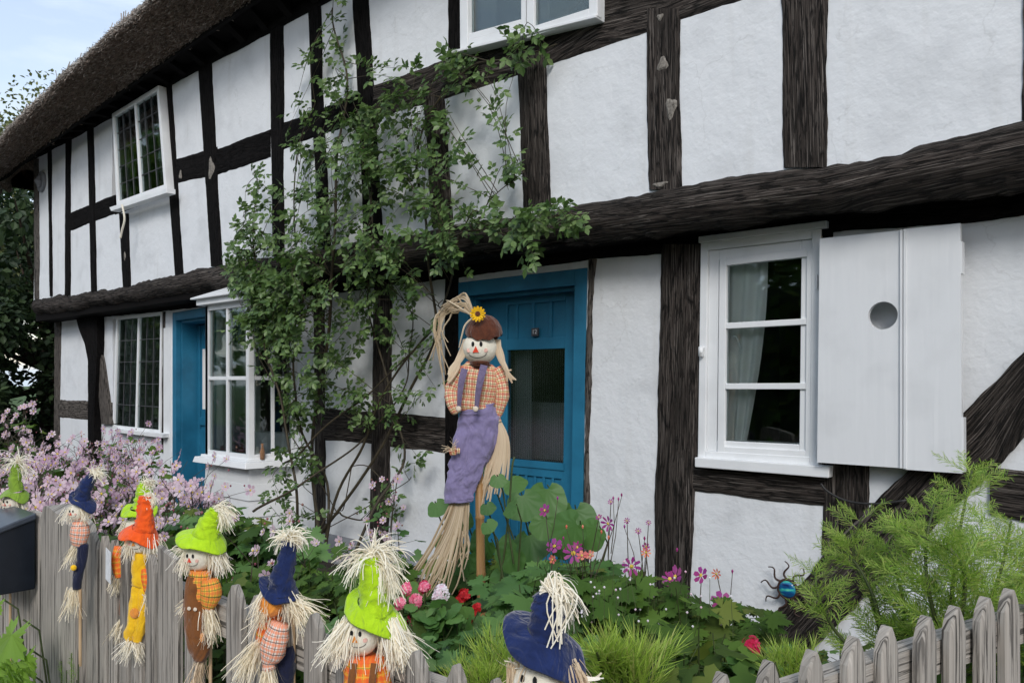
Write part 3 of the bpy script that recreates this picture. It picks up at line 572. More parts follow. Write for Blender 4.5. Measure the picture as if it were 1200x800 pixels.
# right hand casement
q = Q4(*W1, -.035); mb = MB()
a_, b_, c_, e_ = frame_bars(mb, q, .045, 0, .16); frame_bars(mb, q, .06, .018, .15, a_, b_, c_, e_)
mb.qbox(q, -.01, 1.0, 1.05, 1.03, -.015, .10)
win = mb.build('window', 'white_paint', house, bevel=.004)
qs = Q4((843, 303), (955, 290), (953, 538), (840.5, 531.5), -.03); mb = MB(); i0, i1, j0, j1 = frame_bars(mb, qs, .042, .0, .045)
for vv in (1/3, 2/3):
    c = j0+(j1-j0)*vv; mb.qbox(qs, i0, c-.015, i1, c+.015, .002, .043)
sash = mb.build('sash', 'white_paint', win, bevel=.003)
pane(qs, i0-.01, j0-.01, i1+.01, j1+.01, .022, win)
curtain(qs, i0-.12, i0+.13, j0-.05, j1+.03, .10, .014, 3, sweep=.24, parent=win)
qq = Q4((814, 535.5), (972, 546.5), (971, 560), (814, 547), -.075); mb = MB(); mb.qbox(qq, 0, 0, 1, 1, 0, .09); mb.build('sill', 'white_paint', win, bevel=.005)
mb = MB(); c = P(822, 412, -.05); mb.tube([c+Vector((0, .02, .02)), c+Vector((0, -.005, .02)), c+Vector((0, -.01, -.02)), c+Vector((0, .02, -.025))], [.012, .016, .013, .008], 8); mb.tube([c+Vector((-.005, -.005, .028)), c+Vector((.008, -.02, -.01))], .006, 6); mb.build('catch', 'white_paint', win, smooth=True)
mb = MB(); c = P(880, 523, .02); mb.tube([c, c+Vector((.03, 0, .012)), c+Vector((.05, 0, .0)), c+Vector((.10, 0, -.006))], .005, 6); c = P(863, 400, .02); mb.tube([c+Vector((-.02, 0, .03)), c+Vector((.0, 0, .028)), c+Vector((.02, 0, -.02)), c+Vector((.028, 0, -.04))], .004, 6); mb.build('stay', 'white_paint', win, smooth=True)
mb = MB()
for yy in (330, 528): mb.tube([P(957, yy-8, -.045), P(957, yy+8, -.045)], .006, 8)
mb.build('hinge', 'white_paint', win)
# shutter with round hole
ysh = -.115; qq = Q4((960.6, 279.6), (1125.5, 262.5), (1127.5, 553), (957.5, 541.5), ysh)
def shutter():
    mb = MB(); c = P(1034.5, 369.6, ysh); R = .5*((P(1050, 370, ysh)-P(1019, 370, ysh)).length+(P(1034, 352, ysh)-P(1034, 388, ysh)).length)/2
    us = .615; n = 32
    A, B, Cc, Dd = [Vector(qq(*k)) for k in ((0, 1), (us, 1), (us, 0), (0, 0))]
    T = .030
    ring = [Vector((c.x+R*math.cos(2*math.pi*k/n), ysh, c.z+R*math.sin(2*math.pi*k/n))) for k in range(n)]
    cor = [A, B, Cc, Dd]; out = []
    for p in ring:      # push rays outward to the board outline
        d = (p-c).normalized(); best = 1e9
        for i in range(4):
            s, e = cor[i], cor[(i+1) % 4]; ed = e-s; den = d.x*ed.z-d.z*ed.x
            if abs(den) < 1e-9: continue
            t = ((s.x-c.x)*ed.z-(s.z-c.z)*ed.x)/den; v = ((s.x-c.x)*d.z-(s.z-c.z)*d.x)/den
            if t > 0 and -.001 <= v <= 1.001: best = min(best, t)
        out.append(c+d*best)
    pts = []
    for k in range(n):
        pts += [ring[k], out[k]]
    o = len(pts); fr = [tuple(p) for p in pts]; bk = [(p.x, p.y+T, p.z) for p in pts]; fs = []
    for k in range(n):
        a, b = 2*k, 2*((k+1) % n); fs += [(a, a+1, b+1, b), (o+a, o+b, o+b+1, o+a+1), (a, b, o+b, o+a)]
        # corner fill
        oa, ob = out[k], out[(k+1) % n]
    vs = fr+bk; mb.add(vs, fs)
    for K in cor:
        # triangle from the two rim points next to each corner
        ang = math.atan2(K.z-c.z, K.x-c.x) % (2*math.pi); k = int(ang/(2*math.pi)*n) % n; p1, p2 = out[k], out[(k+1) % n]
        mb.add([tuple(p1), tuple(K), tuple(p2), (p1.x, p1.y+T, p1.z), (K.x, K.y+T, K.z), (p2.x, p2.y+T, p2.z)], [(0, 1, 2), (3, 5, 4), (0, 3, 4, 1), (1, 4, 5, 2)])
    o1 = 2
    for i in range(4):
        s, e = cor[i], cor[(i+1) % 4]; mb.add([tuple(s), tuple(e), (e.x, e.y+T, e.z), (s.x, s.y+T, s.z)], [(0, 1, 2, 3)])
    mb.qbox(qq, us+.006, -.005, 1, 1.003, -.002, T); mb.qbox(qq, us-.012, .0, us+.004, 1, -.012, 0); mb.qbox(qq, us+.012, .0, us+.028, 1, -.010, -.002)
    mb.qbox(qq, .99, .0, 1.012, .22, .0, .05); mb.qbox(qq, .99, .80, 1.01, .93, .0, .05)
    mb.qbox(qq, .05, .12, .9, .20, T, T+.03); mb.qbox(qq, .05, .80, .9, .88, T, T+.03)
    return mb.build('shutter', 'white_shutter', house)
paint_white('white_shutter', (.71, .73, .745), s=(30, 30, 2.2)); sh = shutter()
mb = MB(); pts = [P(x, y, -.06) for x, y in ((962, 566), (968, 574), (985, 584), (1005, 589), (1030, 590), (1062, 586))]; mb.tube([Vector(p) for p in catmull(pts, 20)], .006, 6); mb.build('cable', 'cable', house, smooth=True)
# leaded windows
def leaded(corners, y, lights, nx, ny, proud=.02, t=.04, sill=None, cur='curtain', mt='white_paint', lead=True, cd=.1):
    q = Q4(*corners, y-proud); mb = MB(); a, b, c, d = frame_bars(mb, q, t, 0, .15); k = len(lights)
    edges = [a] + [a+(b-a)*x for x in lights[:-1]] + [b]
    for e in edges[1:-1]: mb.qbox(q, e-.5*t*.8/q.w, c, e+.5*t*.8/q.w, d, .005, .10)
    if lead:
        for i in range(len(edges)-1):
            u0, u1 = edges[i]+.018, edges[i+1]-.018
            for j in range(1, nx): u = u0+(u1-u0)*j/nx; mb.qbox(q, u-.004/q.w, c, u+.004/q.w, d, .018, .030, 1)
            for j in range(1, ny): v = c+(d-c)*j/ny; mb.qbox(q, u0, v-.004/q.h, u1, v+.004/q.h, .0175, .0305, 1)
    w_ = mb.build('window', [mt, 'lead_bar'], house, bevel=.003)
    for i in range(len(edges)-1): pane(q, edges[i]-.005, c-.01, edges[i+1]+.005, d+.01, .022, w_)
    if sill:
        qs_ = Q4(*sill, y-proud-.07); m2 = MB(); m2.qbox(qs_, 0, 0, 1, 1, 0, .09); m2.build('sill', mt, w_, bevel=.004)
    return w_, q
w_, q = leaded(GL, 0, [.5, 1], 3, 5, sill=[(131, 502), (190.5, 508), (190, 513), (131, 506)]); curtain(q, .08, .5, .03, .97, .07, .02, 4, 'curtain', parent=w_); curtain(q, .52, .95, .03, .97, .07, .02, 4, 'curtain_lace', parent=w_)
w_, q = leaded(U1, YU, [.5, 1], 3, 5, proud=.10, t=.05, sill=[(128, 243), (195.5, 220), (195.5, 226), (130, 247.5)]); curtain(q, .55, .78, .05, .97, .20, .02, 4, 'curtain', parent=w_)
m2 = MB(); c = P(157, 212, YU); m2.box((c.x-.10, c.y+.12, c.z-.12), (c.x+.05, c.y+.2, c.z+.16)); c = P(176, 205, YU); m2.tube([c+Vector((0, .15, -.15)), c+Vector((0, .15, 0)), c+Vector((0, .15, .10))], [.06, .05, .02], 10); m2.build('ornament', 'bear_brown', w_)
m2 = MB(); m2.tube([Vector(p) for p in catmull([P(x, y, YU-.2) for x, y in ((143, 240), (146, 256), (143, 270), (141, 279))], 14)], .011, 6); m2.build('rope', 'cloth_cream', w_, smooth=True)
# upper middle window: fixed left light, right light hung proud and ajar
q = Q4(*U2, YU-.05); mb = MB(); a, b, c, d = frame_bars(mb, q, .075, 0, .15)
mb.qbox(q, .465, c, .50, d, .01, .10); mb.qbox(q, a, c, .465, c+.035, .005, .08); mb.qbox(q, -.06, -.012, 1.0, .003, -.05, .04)
u2 = mb.build('window', 'white_paint', house, bevel=.004)
q2 = Q4((617, -195), (700, -235), (700, 19), (617, 45), YU-.09); mb = MB(); frame_bars(mb, q2, .06, 0, .045); mb.build('sash', 'white_paint', u2, bevel=.004)
pane(q, a, c, .47, d, .04, u2); pane(q2, .05, .02, .95, .98, .02, u2)
curtain(q, a-.01, .19, c-.03, d, .12, .012, 3, 'curtain', parent=u2); curtain(q, .50, .58, c-.03, d, .13, .01, 2, 'curtain', parent=u2)
m2 = MB(); m2.qbox(q, .17, c-.05, .48, d, .15, .16); m2.build('blind', 'interior_light', u2)
m2 = MB(); c0 = P(683, 5, YU+.12); m2.tube([c0+Vector((-.14, 0, -.05)), c0+Vector((-.02, 0, 0)), c0+Vector((.15, 0, .10)), c0+Vector((.3, 0, .14))], [.045, .05, .055, .06], 10, flat=.6); m2.build('ornament', 'bear_brown', u2, smooth=True)
# small plaque on the far gable end of the upper wall
mb = MB(); c = P(48.5, 213, YU-.02); vs = [(c.x+.14*math.cos(a), YU-.035, c.z+.14*math.sin(a)) for a in np.linspace(0, 2*math.pi, 25)[:-1]]; mb.add(vs+[(x, YU-.005, z) for x, _, z in vs], [tuple(range(24))]+[(k, (k+1) % 24, (k+1) % 24+24, k+24) for k in range(24)]); mb.tube([Vector((c.x, YU-.04, c.z-.07)), Vector((c.x, YU-.05, c.z)), Vector((c.x, YU-.04, c.z+.08))], [.03, .06, .02], 8)
mb.build('plaque', 'lead', house, smooth=False)
# ---- doors
def door_surround(q, t, d0, d1, dl):
    mb = MB(); tu = t/q.w; tv = t/q.h
    mb.qbox(q, 0, 0, tu, 1, d0, dl+.04); mb.qbox(q, 1-tu, 0, 1, 1, d0, dl+.04); mb.qbox(q, tu, 1-tv*1.1, 1-tu, 1, d0, dl+.04)
    mb.qbox(q, tu, 0, tu+.02, 1-tv*1.1, .06, dl+.04); mb.qbox(q, 1-tu-.02, 0, 1-tu, 1-tv*1.1, .06, dl+.04); mb.qbox(q, tu+.02, 1-tv*1.1-.012, 1-tu-.02, 1-tv*1.1, .05, dl+.04)
    return mb
# main door
z0 = 0.0
TL, TR = P(537, 331, -.012), P(687.5, 313.5, -.012); BR = P(682.5, 585, -.012)
xr_b = TR.x+(BR.x-TR.x)*(TR.z-z0)/(TR.z-BR.z)
def qd(u, v, d=0):
    x0 = TL.x; x1 = xr_b+(TR.x-xr_b)*v; zt = TL.z+(TR.z-TL.z)*u
    return (x0+(x1-x0)*u, -.012+d, z0+(zt-z0)*v)
qd.w = TR.x-TL.x; qd.h = TL.z-z0
door = MB(); L0 = .13
tu = .095/qd.w; tv = .10/qd.h
dq = qd
def vz(py, px=628): return (P(px, py, L0-.012).z-z0)/qd.h
def uxx(px): return (P(px, 450, L0-.012).x-TL.x)/qd.w
gt, gb = vz(409), vz(541); gl_, gr = uxx(594.5), uxx(663)
top = 1-tv*1.15
st = .012
door.qbox(dq, tu+.02, .005, gl_, top, L0, L0+.04); door.qbox(dq, gr, .005, 1-tu-.02, top, L0, L0+.04)
door.qbox(dq, gl_, gt, gr, top, L0+.014, L0+.04); door.qbox(dq, gl_, .005, gr, gb, L0+.014, L0+.04)
door.qbox(dq, gl_, gt, gr, gt+.035, L0, L0+.014); door.qbox(dq, gl_, top-.03, gr, top, L0, L0+.014); door.qbox(dq, gl_, gb-.045, gr, gb, L0, L0+.014); door.qbox(dq, gl_, .005, gr, .09, L0, L0+.014)
for k in range(1, 5):
    u = tu+.04+(gr+.02-tu-.04)*k/5
    door.qbox(dq, u-.012, gt+.035, u+.012, top-.03, L0+.001, L0+.014)
for k in range(0, 7):
    u = gl_+.02+(gr-gl_)*k/6.4; door.qbox(dq, u-.009, .09, u+.009, gb-.045, L0+.001, L0+.014)
dr = door.build('door', 'blue_paint', house, bevel=.003)
mb = door_surround(qd, .095, 0, .1, L0); mb.build('door_frame', 'blue_paint', dr, bevel=.004)
mb = MB(); mb.qbox(dq, gl_-.01, gb-.01, gr+.01, gt+.01, L0+.015, L0+.02); mb.build('pane', 'glass_ribbed', dr)
mb = MB(); mb.qbox(dq, gl_-.02, gb+.0, gl_+.28*(gr-gl_), gt, L0+.10, L0+.104); mb.qbox(dq, gl_-.02, gb, gr+.05, gb+.52*(gt-gb), L0+.2, L0+.24); mb.build('curtain', 'curtain', dr)
mb = MB(); mb.qbox(dq, gl_+.0, gb-.018, gr+.01, gb+.004, L0-.008, L0+.002); mb.build('weather_bar', 'blue_paint', dr)
c = P(628, 389, L0-.012); mb = MB(); mb.box((c.x-.030, L0-.026, c.z-.028), (c.x+.030, L0-.014, c.z+.028)); npl = mb.build('number_plate', 'lead_bar', dr, bevel=.002)
def text(body, loc, size, m, parent, ext=.0015):
    cu = bpy.data.curves.new('number', 'FONT'); cu.body = body; cu.size = size; cu.extrude = ext; cu.align_x = 'CENTER'; cu.align_y = 'CENTER'
    o = bpy.data.objects.new('tmp', cu); sc.collection.objects.link(o); dg = bpy.context.evaluated_depsgraph_get(); me = bpy.data.meshes.new_from_object(o.evaluated_get(dg)); bpy.data.objects.remove(o)
    me.materials.clear(); me.materials.append(MATS[m]); t = bpy.data.objects.new('number', me); sc.collection.objects.link(t); t.rotation_euler = (math.pi/2, 0, 0)
    t.parent = parent; t.location = Vector(loc)-ORG[parent.name]; ORG[t.name] = Vector(loc); return t
text('12', (c.x, L0-.0275, c.z), .045, 'tag_white', npl)
# far door, deeply set
TL1, TR1 = P(202, 366.5, -.012), P(252, 358, -.012)
def qd1(u, v, d=0): return (TL1.x+(TR1.x-TL1.x)*u, -.012+d, z0+(TL1.z+(TR1.z-TL1.z)*u-z0)*v)
qd1.w = TR1.x-TL1.x; qd1.h = TL1.z-z0
mb = MB(); L1 = .26; mb.qbox(qd1, .09, .005, .91, .94, L1, L1+.04)
for u0, u1, v0, v1 in ((.14, .5, .1, .42), (.54, .86, .1, .42)): 
    mb.qbox(qd1, u0, v0, u1, v1, L1-.012, L1)
mb.qbox(qd1, .09, .005, .16, .94, L1-.02, L1); mb.qbox(qd1, .16, .44, .9, .48, L1-.02, L1)
d1 = mb.build('door', 'blue_paint', house, bevel=.003); mb = door_surround(qd1, .085, 0, .1, L1); mb.build('door_frame', 'blue_paint', d1, bevel=.004)
mb = MB(); mb.qbox(qd1, .2, .52, .84, .82, L1-.006, L1-.002); mb.build('pane', 'curtain', d1)
# white batten beside far door
mb = MB(); mb.box((P(193, 400, 0).x, -.014, .0), (P(201, 400, 0).x, .01, 2.1)); mb.build('batten', 'white_paint', house)
# ---- bay window
BX0, BX1 = P(240.5, 440, -.42).x, P(291.5, 440, -.42).x; BY = -.42; zt = P(265, 355, BY).z; zb = P(265, 536, BY).z
wx1 = P(348, 440, 0).x; bay = MB()
def qf(u, v, d=0): return (BX0+(BX1-BX0)*u, BY+d, zb+(zt-zb)*v)
qf.w = BX1-BX0; qf.h = zt-zb
sv = Vector((wx1-BX1, -BY, 0)); sn = Vector((-sv.y, sv.x, 0)).normalized()
def qside(u, v, d=0): p = Vector((BX1, BY, 0))+sv*u+sn*d; return (p.x, p.y, zb+(zt-zb)*v)
qside.w = sv.length; qside.h = zt-zb
wx0 = BX0-.06
def qleft(u, v, d=0): return (wx0+(BX0-wx0)*u+d*.9, BY*u-d*.0, zb+(zt-zb)*v)
qleft.w = .42; qleft.h = zt-zb
lights = []
for qk, nb in ((qf, 2), (qside, 2), (qleft, 1)):
    a, b, c, d = frame_bars(bay, qk, .05, 0, .06)
    for j in range(1, nb): e = a+(b-a)*j/nb; bay.qbox(qk, e-.012/qk.w*1.2, c, e+.012/qk.w*1.2, d, .005, .045)
    mvv = P(265, 443, BY).z; vm = (mvv-zb)/(zt-zb); bay.qbox(qk, a, vm-.012, b, vm+.012, .006, .044)
    lights.append((qk, a, b, c, d))
bw = bay.build('bay_window', 'white_paint', house, bevel=.003)
for qk, a, b, c, d in lights: pane(qk, a-.01, c-.005, b+.01, d+.005, .025, bw)
def ringbox(mb, ov, z0_, z1_, ov2=None):
    ov2 = ov if ov2 is None else ov2
    lo = [(wx0-ov, .0), (BX0-ov, BY-ov), (BX1+ov, BY-ov), (wx1+ov*1.1, .0)]; hi = [(wx0-ov2, .0), (BX0-ov2, BY-ov2), (BX1+ov2, BY-ov2), (wx1+ov2*1.1, .0)]
    mb.add([(x, y, z0_) for x, y in lo]+[(x, y, z1_) for x, y in hi], [(3, 2, 1, 0), (4, 5, 6, 7), (0, 1, 5, 4), (1, 2, 6, 5), (2, 3, 7, 6)])
m2 = MB(); ringbox(m2, .085, zb-.065, zb-.012, .07); ringbox(m2, .03, zb-.012, zb+.01); m2.build('sill', 'white_paint', bw, bevel=.004)
m2 = MB(); ringbox(m2, .0, -.05, zb-.065)
for k in range(1, 6): z = zb-.065-k*.15; ringbox(m2, .012, z-.14, z-.0, .002)
m2.build('apron', 'white_paint', bw)
m2 = MB(); ringbox(m2, .06, zt, zt+.06); ringbox(m2, .10, zt+.055, zt+.07); ringbox(m2, .10, zt+.07, zt+.21, -.22); m2.build('bay_roof', 'white_paint', bw, bevel=.004)
def plain_curtain(x0, x1, y, z0_, z1_, m, ay=.02, wv=3):
    def qc(u, v, d=0): return (x0+(x1-x0)*u, y+d, z0_+(z1_-z0_)*v)
    qc.w = x1-x0; qc.h = z1_-z0_; return curtain(qc, 0, 1, 0, 1, 0, ay, wv, m, parent=bw)
plain_curtain(BX0+.05, BX0+.25, BY+.14, zb+.02, zt, 'curtain'); plain_curtain(BX0+.25, BX0+.42, BY+.15, zb+.02, zt, 'curtain_green'); plain_curtain(BX0+.45, BX1-.12, BY+.13, zb+.02, zt, 'curtain', .015, 4)
# ornaments on the bay's inner sill
for k in range(9):
    x = BX0+.12+k*.09; m2 = MB(); r = random.uniform(.02, .035); h = random.uniform(.08, .16)
    m2.tube([Vector((x, BY+.10, zb+.005)), Vector((x, BY+.10, zb+h*.5)), Vector((x, BY+.10, zb+h*.8)), Vector((x, BY+.10, zb+h))], [r, r*1.1, r*.5, r*.6], 10); m2.build('ornament', random.choice(['cloth_red', 'curtain', 'bear_brown', 'lead']), bw, smooth=True)
# ---- thatched roof
def eave(x):    # (lower inner z, lip z)
    t = min(1, max(0, (x+12.35)/6.4)); return 4.39+.33*t**.7, 4.37+.54*min(1, max(0, (x+11.9)/4.6))**.55
mb = MB(); xs = np.arange(-13.4, XR+.3, .12); prof = []
for x in xs:
    lo, lip = eave(x); e = max(0, (-12.55-x)/.85); k = 1-min(1, e)**2*.55
    yi, yl = -.55*k, -.95*k
    n1 = .035*mnoise.noise(Vector((x*1.7, 0, 0))); n2 = .03*mnoise.noise(Vector((x*5, 2, 0)))
    ring = [(x, YU+.02, 4.80), (x, yi+.05, lo+.05), (x, yi, lo), (x, yi-.09, lo+.05+n2), (x, yi*.5+yl*.5, (lo+lip)/2+n1), (x, yl+.03, lip-.05+n1), (x, yl+n2*.5, lip+n1), (x, yl+.10, lip+.12+n1), (x, yl+.7, lip+.85+n1), (x, 3.3, 9.0), (x, 7.6, 4.6)]
    if e > 0: ring = [(a, b*(1)+max(0, e)*.0, c-(e*.05)) for a, b, c in ring]
    prof.append(ring)
c = len(prof[0]); vs = [p for r in prof for p in r]
mb.add(vs, [(i*c+j, i*c+j+1, (i+1)*c+j+1, (i+1)*c+j) for i in range(len(prof)-1) for j in range(c-1)]+[tuple(range(c))[::-1], tuple((len(prof)-1)*c+j for j in range(c))])
roof = mb.build('thatched_roof', 'thatch_body', house, smooth=True)
def reeds(n, j0, j1, m, ln, dirf, wd, xmin=-13.2, xmax=-3):
    mb = MB(); r = np.random.default_rng(n)
    for _ in range(n):
        x = xmin+(xmax-xmin)*r.random(); i = int((x-xs[0])/.12); i = min(max(i, 0), len(prof)-2); f = (x-xs[i])/.12
        t = r.random(); jj = j0+t*(j1-j0); j = min(int(jj), c-2); g_ = jj-j
        p = (np.array(prof[i][j])*(1-g_)+np.array(prof[i][j+1])*g_)*(1-f)+(np.array(prof[i+1][j])*(1-g_)+np.array(prof[i+1][j+1])*g_)*f
        d = np.array(dirf) + r.normal(0, .22, 3); d /= np.linalg.norm(d); l = ln*r.uniform(.5, 1.3); s_ = np.cross(d, r.normal(0, 1, 3)); s_ /= np.linalg.norm(s_); w_ = wd*r.uniform(.6, 1.5)
        b = p-d*l*.75; e = p+d*l*.3; mb.add([tuple(b-s_*w_), tuple(b+s_*w_), tuple(e+s_*w_*.5), tuple(e-s_*w_*.5)], [(0, 1, 2, 3)])
    return mb.build('reed_ends', m, roof)
reeds(26000, 2, 6, 'reed', .13, (.25, -.62, -.62), .0045); reeds(9000, 5.4, 8, 'reed_grey', .16, (0.1, -.7, -.5), .004)
sb_ = MB()
for x in np.arange(-13, XR, .38): lo, lip = eave(x); mb = MB(); mb.hexa([(x, YU-.03, 4.60), (x+.08, YU-.03, 4.60), (x+.08, -.50, lo+.02), (x, -.50, lo+.02), (x, YU-.03, 4.72), (x+.08, YU-.03, 4.72), (x+.08, -.50, lo+.06), (x, -.50, lo+.06)]); mb.build('rafter', BK, roof)
mb = MB()
for xa in np.arange(-12.9, XR-.5, .5):
    xb = xa+.5; la, lb = eave(xa)[0], eave(xb)[0]; sb_.hexa([(xa, -.50, la+.05), (xb, -.50, lb+.05), (xb, YU-.02, 4.70), (xa, YU-.02, 4.70), (xa, -.50, la+.07), (xb, -.50, lb+.07), (xb, YU-.02, 4.72), (xa, YU-.02, 4.72)]); mb.hexa([(xa, -.56, la-.035), (xb, -.56, lb-.035), (xb, -.53, lb-.035), (xa, -.53, la-.035), (xa, -.56, la+.03), (xb, -.56, lb+.03), (xb, -.53, lb+.03), (xa, -.53, la+.03)])
mb.build('fascia_board', BK, roof); sb_.build('soffit_board', BK, roof)
# ================================================================== trees and hedges
def tree(name, label, cat, base, h, r, trunk_h, leafm, n=7000, ls=.16, group=None, squash=1.0, seed=1, lumps=26, cz=.55, trunk=True, low=.15):
    rg = np.random.default_rng(seed); t = thing(name, label, cat, base, group); b = np.array(base)
    mb = MB(); cents = []
    for k in range(lumps):
        a = rg.uniform(0, 6.28); zz = rg.uniform(low, 1.0); rad = r*math.sqrt(max(.06, 1-((zz-cz)/(.62))**2))*rg.uniform(.35, .95)
        cents.append(np.array([math.cos(a)*rad, math.sin(a)*rad*squash, zz*h]))
    if trunk:
        mb.tube([Vector(b), Vector(b+np.array([.1, .05, h*.3])), Vector(b+np.array([0, .1, h*.65]))], [r*.10, r*.07, r*.03], 8, wob=.2)
        for c in cents[::2]: mb.tube([Vector(b+np.array([0, .05, h*.2+c[2]*.25])), Vector(b+c*np.array([.5, .5, .75])), Vector(b+c)], [r*.03, r*.02, .008], 5, caps=False)
        mb.build('trunk', 'bark', t, smooth=True)
    mb = MB(); per = n//lumps
    for c in cents:
        rr = r*rg.uniform(.28, .5); d = rg.normal(0, 1, (per, 3)); d /= np.linalg.norm(d, axis=1)[:, None]; rad = rr*rg.uniform(.45, 1.08, per)[:, None]
        p = b+c+d*rad*np.array([1, squash if squash > .5 else .6, .8]); dd = d + rg.normal(0, .5, (per, 3)); dd[:, 2] -= .35
        scatter(mb, LF, p, dd, d+np.array([0, 0, .6]), ls, r=rg, jit=.3)
    mb.build('crown', leafm, t); return t
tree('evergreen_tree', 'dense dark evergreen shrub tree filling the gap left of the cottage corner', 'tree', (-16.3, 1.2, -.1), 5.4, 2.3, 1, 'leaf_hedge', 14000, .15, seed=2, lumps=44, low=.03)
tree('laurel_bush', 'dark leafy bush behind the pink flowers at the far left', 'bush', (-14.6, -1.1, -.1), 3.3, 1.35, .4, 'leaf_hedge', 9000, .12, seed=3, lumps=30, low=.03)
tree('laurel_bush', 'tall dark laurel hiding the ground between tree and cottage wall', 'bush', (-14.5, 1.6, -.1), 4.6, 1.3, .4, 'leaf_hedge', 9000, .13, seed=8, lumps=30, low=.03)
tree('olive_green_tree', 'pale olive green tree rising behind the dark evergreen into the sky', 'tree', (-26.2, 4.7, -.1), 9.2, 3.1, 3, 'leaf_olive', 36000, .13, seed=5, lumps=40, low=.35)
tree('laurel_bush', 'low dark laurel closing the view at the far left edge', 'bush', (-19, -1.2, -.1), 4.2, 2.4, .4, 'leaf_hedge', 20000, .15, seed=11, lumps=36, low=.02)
for k, x in enumerate((-19, -14, -9, -4, 1, 6)):
    tree('roadside_tree', 'broad green tree in the row across the road', 'tree', (x, -15.5+.6*(k % 2), -.16), 5.6+.5*(k % 3), 3.1, 2, 'leaf_dark', 3200, .42, group='trees across the road', seed=20+k, lumps=24, low=.03)
t = thing('roadside_hedge', 'clipped dark green hedge across the road', 'hedge', (-6, -13.6, -.16)); mb = MB(); mb.box((-26, -14.2, -.16), (12, -13.2, 3.6)); mb.build('core', 'leaf_hedge', t)
mb = MB(); n = 5200; hp = np.column_stack([rng.uniform(-26.5, 12.5, n), rng.uniform(-13.3, -12.9, n), rng.uniform(-.1, 3.8, n)]); scatter(mb, LF, hp, rng.normal(0, 1, (n, 3)), [[0, 1, .6]], .30, jit=.3); mb.build('leaves', 'leaf_dark', t)
for x_, y_ in ((-56, -19), (-66, -22)): tree('reflection_tree', 'unseen tall tree added to darken the reflection in the upper left window', 'tree', (x_, y_, -.16), 21, 8, 5, 'leaf_dark', 2600, 1.3, group='unseen trees added for the window reflection', seed=50+int(-x_), lumps=26, low=.08)  # unseen trees, added so the upper left window mirrors foliage instead of bright sky
# ================================================================== climbing rose
rose = thing('climbing_rose', 'tall green climbing rose sprawling up the cottage front beside the bay window', 'climbing plant', P(372, 640, -.3)[:])
def clampw(p):
    w_ = -.05 if p[2] < 2.3 else (-.42 if p[2] < 2.72 else YU-.05)
    if BX0-.12 < p[0] < wx1+.1 and 0.1 < p[2] < zt+.25: w_ = min(w_, BY-.06)
    if p[1] > w_: p[1] = w_
    return p
RS = [[(372, 650, -.3), (366, 570, -.22), (372, 480, -.2), (385, 380, -.35), (390, 300, -.5), (395, 200, -.42), (405, 120, -.38), (398, 60, -.38), (392, 8, -.4)],
      [(376, 650, -.28), (402, 570, -.2), (430, 505, -.2), (470, 430, -.2), (512, 372, -.3), (535, 300, -.45), (548, 250, -.5)],
      [(352, 640, -.5), (345, 560, -.6), (330, 480, -.6), (312, 400, -.6), (300, 320, -.65), (300, 240, -.45), (298, 200, -.4)],
      [(364, 640, -.3), (440, 530, -.15), (485, 455, -.12), (508, 400, -.2), (505, 330, -.35), (500, 270, -.5), (488, 200, -.4), (506, 130, -.4), (545, 82, -.42), (600, 70, -.42), (655, 50, -.42)],
      [(500, 290, -.5), (545, 275, -.55), (600, 262, -.5), (645, 255, -.5), (690, 248, -.5)],
      [(395, 680, -.75), (440, 600, -.5), (470, 540, -.2), (462, 470, -.15), (440, 400, -.2), (430, 330, -.4), (438, 250, -.45), (430, 160, -.4)],
      [(385, 640, -.25), (380, 560, -.2), (352, 500, -.4), (345, 430, -.5), (352, 360, -.55), (350, 280, -.5), (345, 180, -.4), (372, 120, -.38)],
      [(300, 600, -.75), (345, 570, -.6), (395, 540, -.3), (440, 500, -.15), (478, 440, -.12), (482, 380, -.2), (455, 330, -.4)],
      [(368, 640, -.28), (395, 600, -.15), (420, 610, -.15), (455, 580, -.12), (480, 560, -.12)],
      [(560, 262, -.5), (575, 235, -.42), (600, 215, -.4), (612, 200, -.4)], [(330, 545, -.55), (420, 470, -.3), (500, 395, -.2), (520, 350, -.3)]]
mb = MB(); samples = []
for k, st in enumerate(RS):
    pts = catmull([clampw(np.array(P(*q))) for q in st], 46)
    ph = rng.uniform(0, 9); pts = [clampw(p + .025*np.array([math.sin(i*.55+ph), .6*math.sin(i*.4+ph*2), .5*math.cos(i*.5+ph)])) for i, p in enumerate(pts)]
    r0 = (.017, .013, .012, .013, .008, .012, .012, .010, .009, .005, .009)[k]; mb.tube([Vector(p) for p in pts], [r0*(1-.65*i/45) for i in range(46)], 6, caps=False); samples += pts
samples = np.array(samples)
lp, ld, lu = [], [], []
def shoot(S, E, nl, rad=.0035):
    mid = (S+E)/2 + rng.normal(0, .05, 3); mid[2] += .05; mid[1] -= .05; mid = clampw(mid)
    pts = [np.array(p) for p in catmull([S, mid, E], 9)]; pts = [clampw(p) for p in pts]
    mb.tube([Vector(p) for p in pts], [rad*(1-.7*i/8) for i in range(9)], 4, caps=False)
    for q in range(nl):
        t = rng.uniform(.2, 1.0); i = min(7, int(t*8)); p = pts[i]*(1-(t*8-i))+pts[i+1]*(t*8-i); d = pts[i+1]-pts[i]; d /= np.linalg.norm(d)+1e-9
        dd = d*.5 + rng.normal(0, .65, 3); dd[1] -= .25; dd[2] -= .2; lp.append(p); ld.append(dd); lu.append([rng.normal(0, .35), -.8, .75+rng.normal(0, .3)])
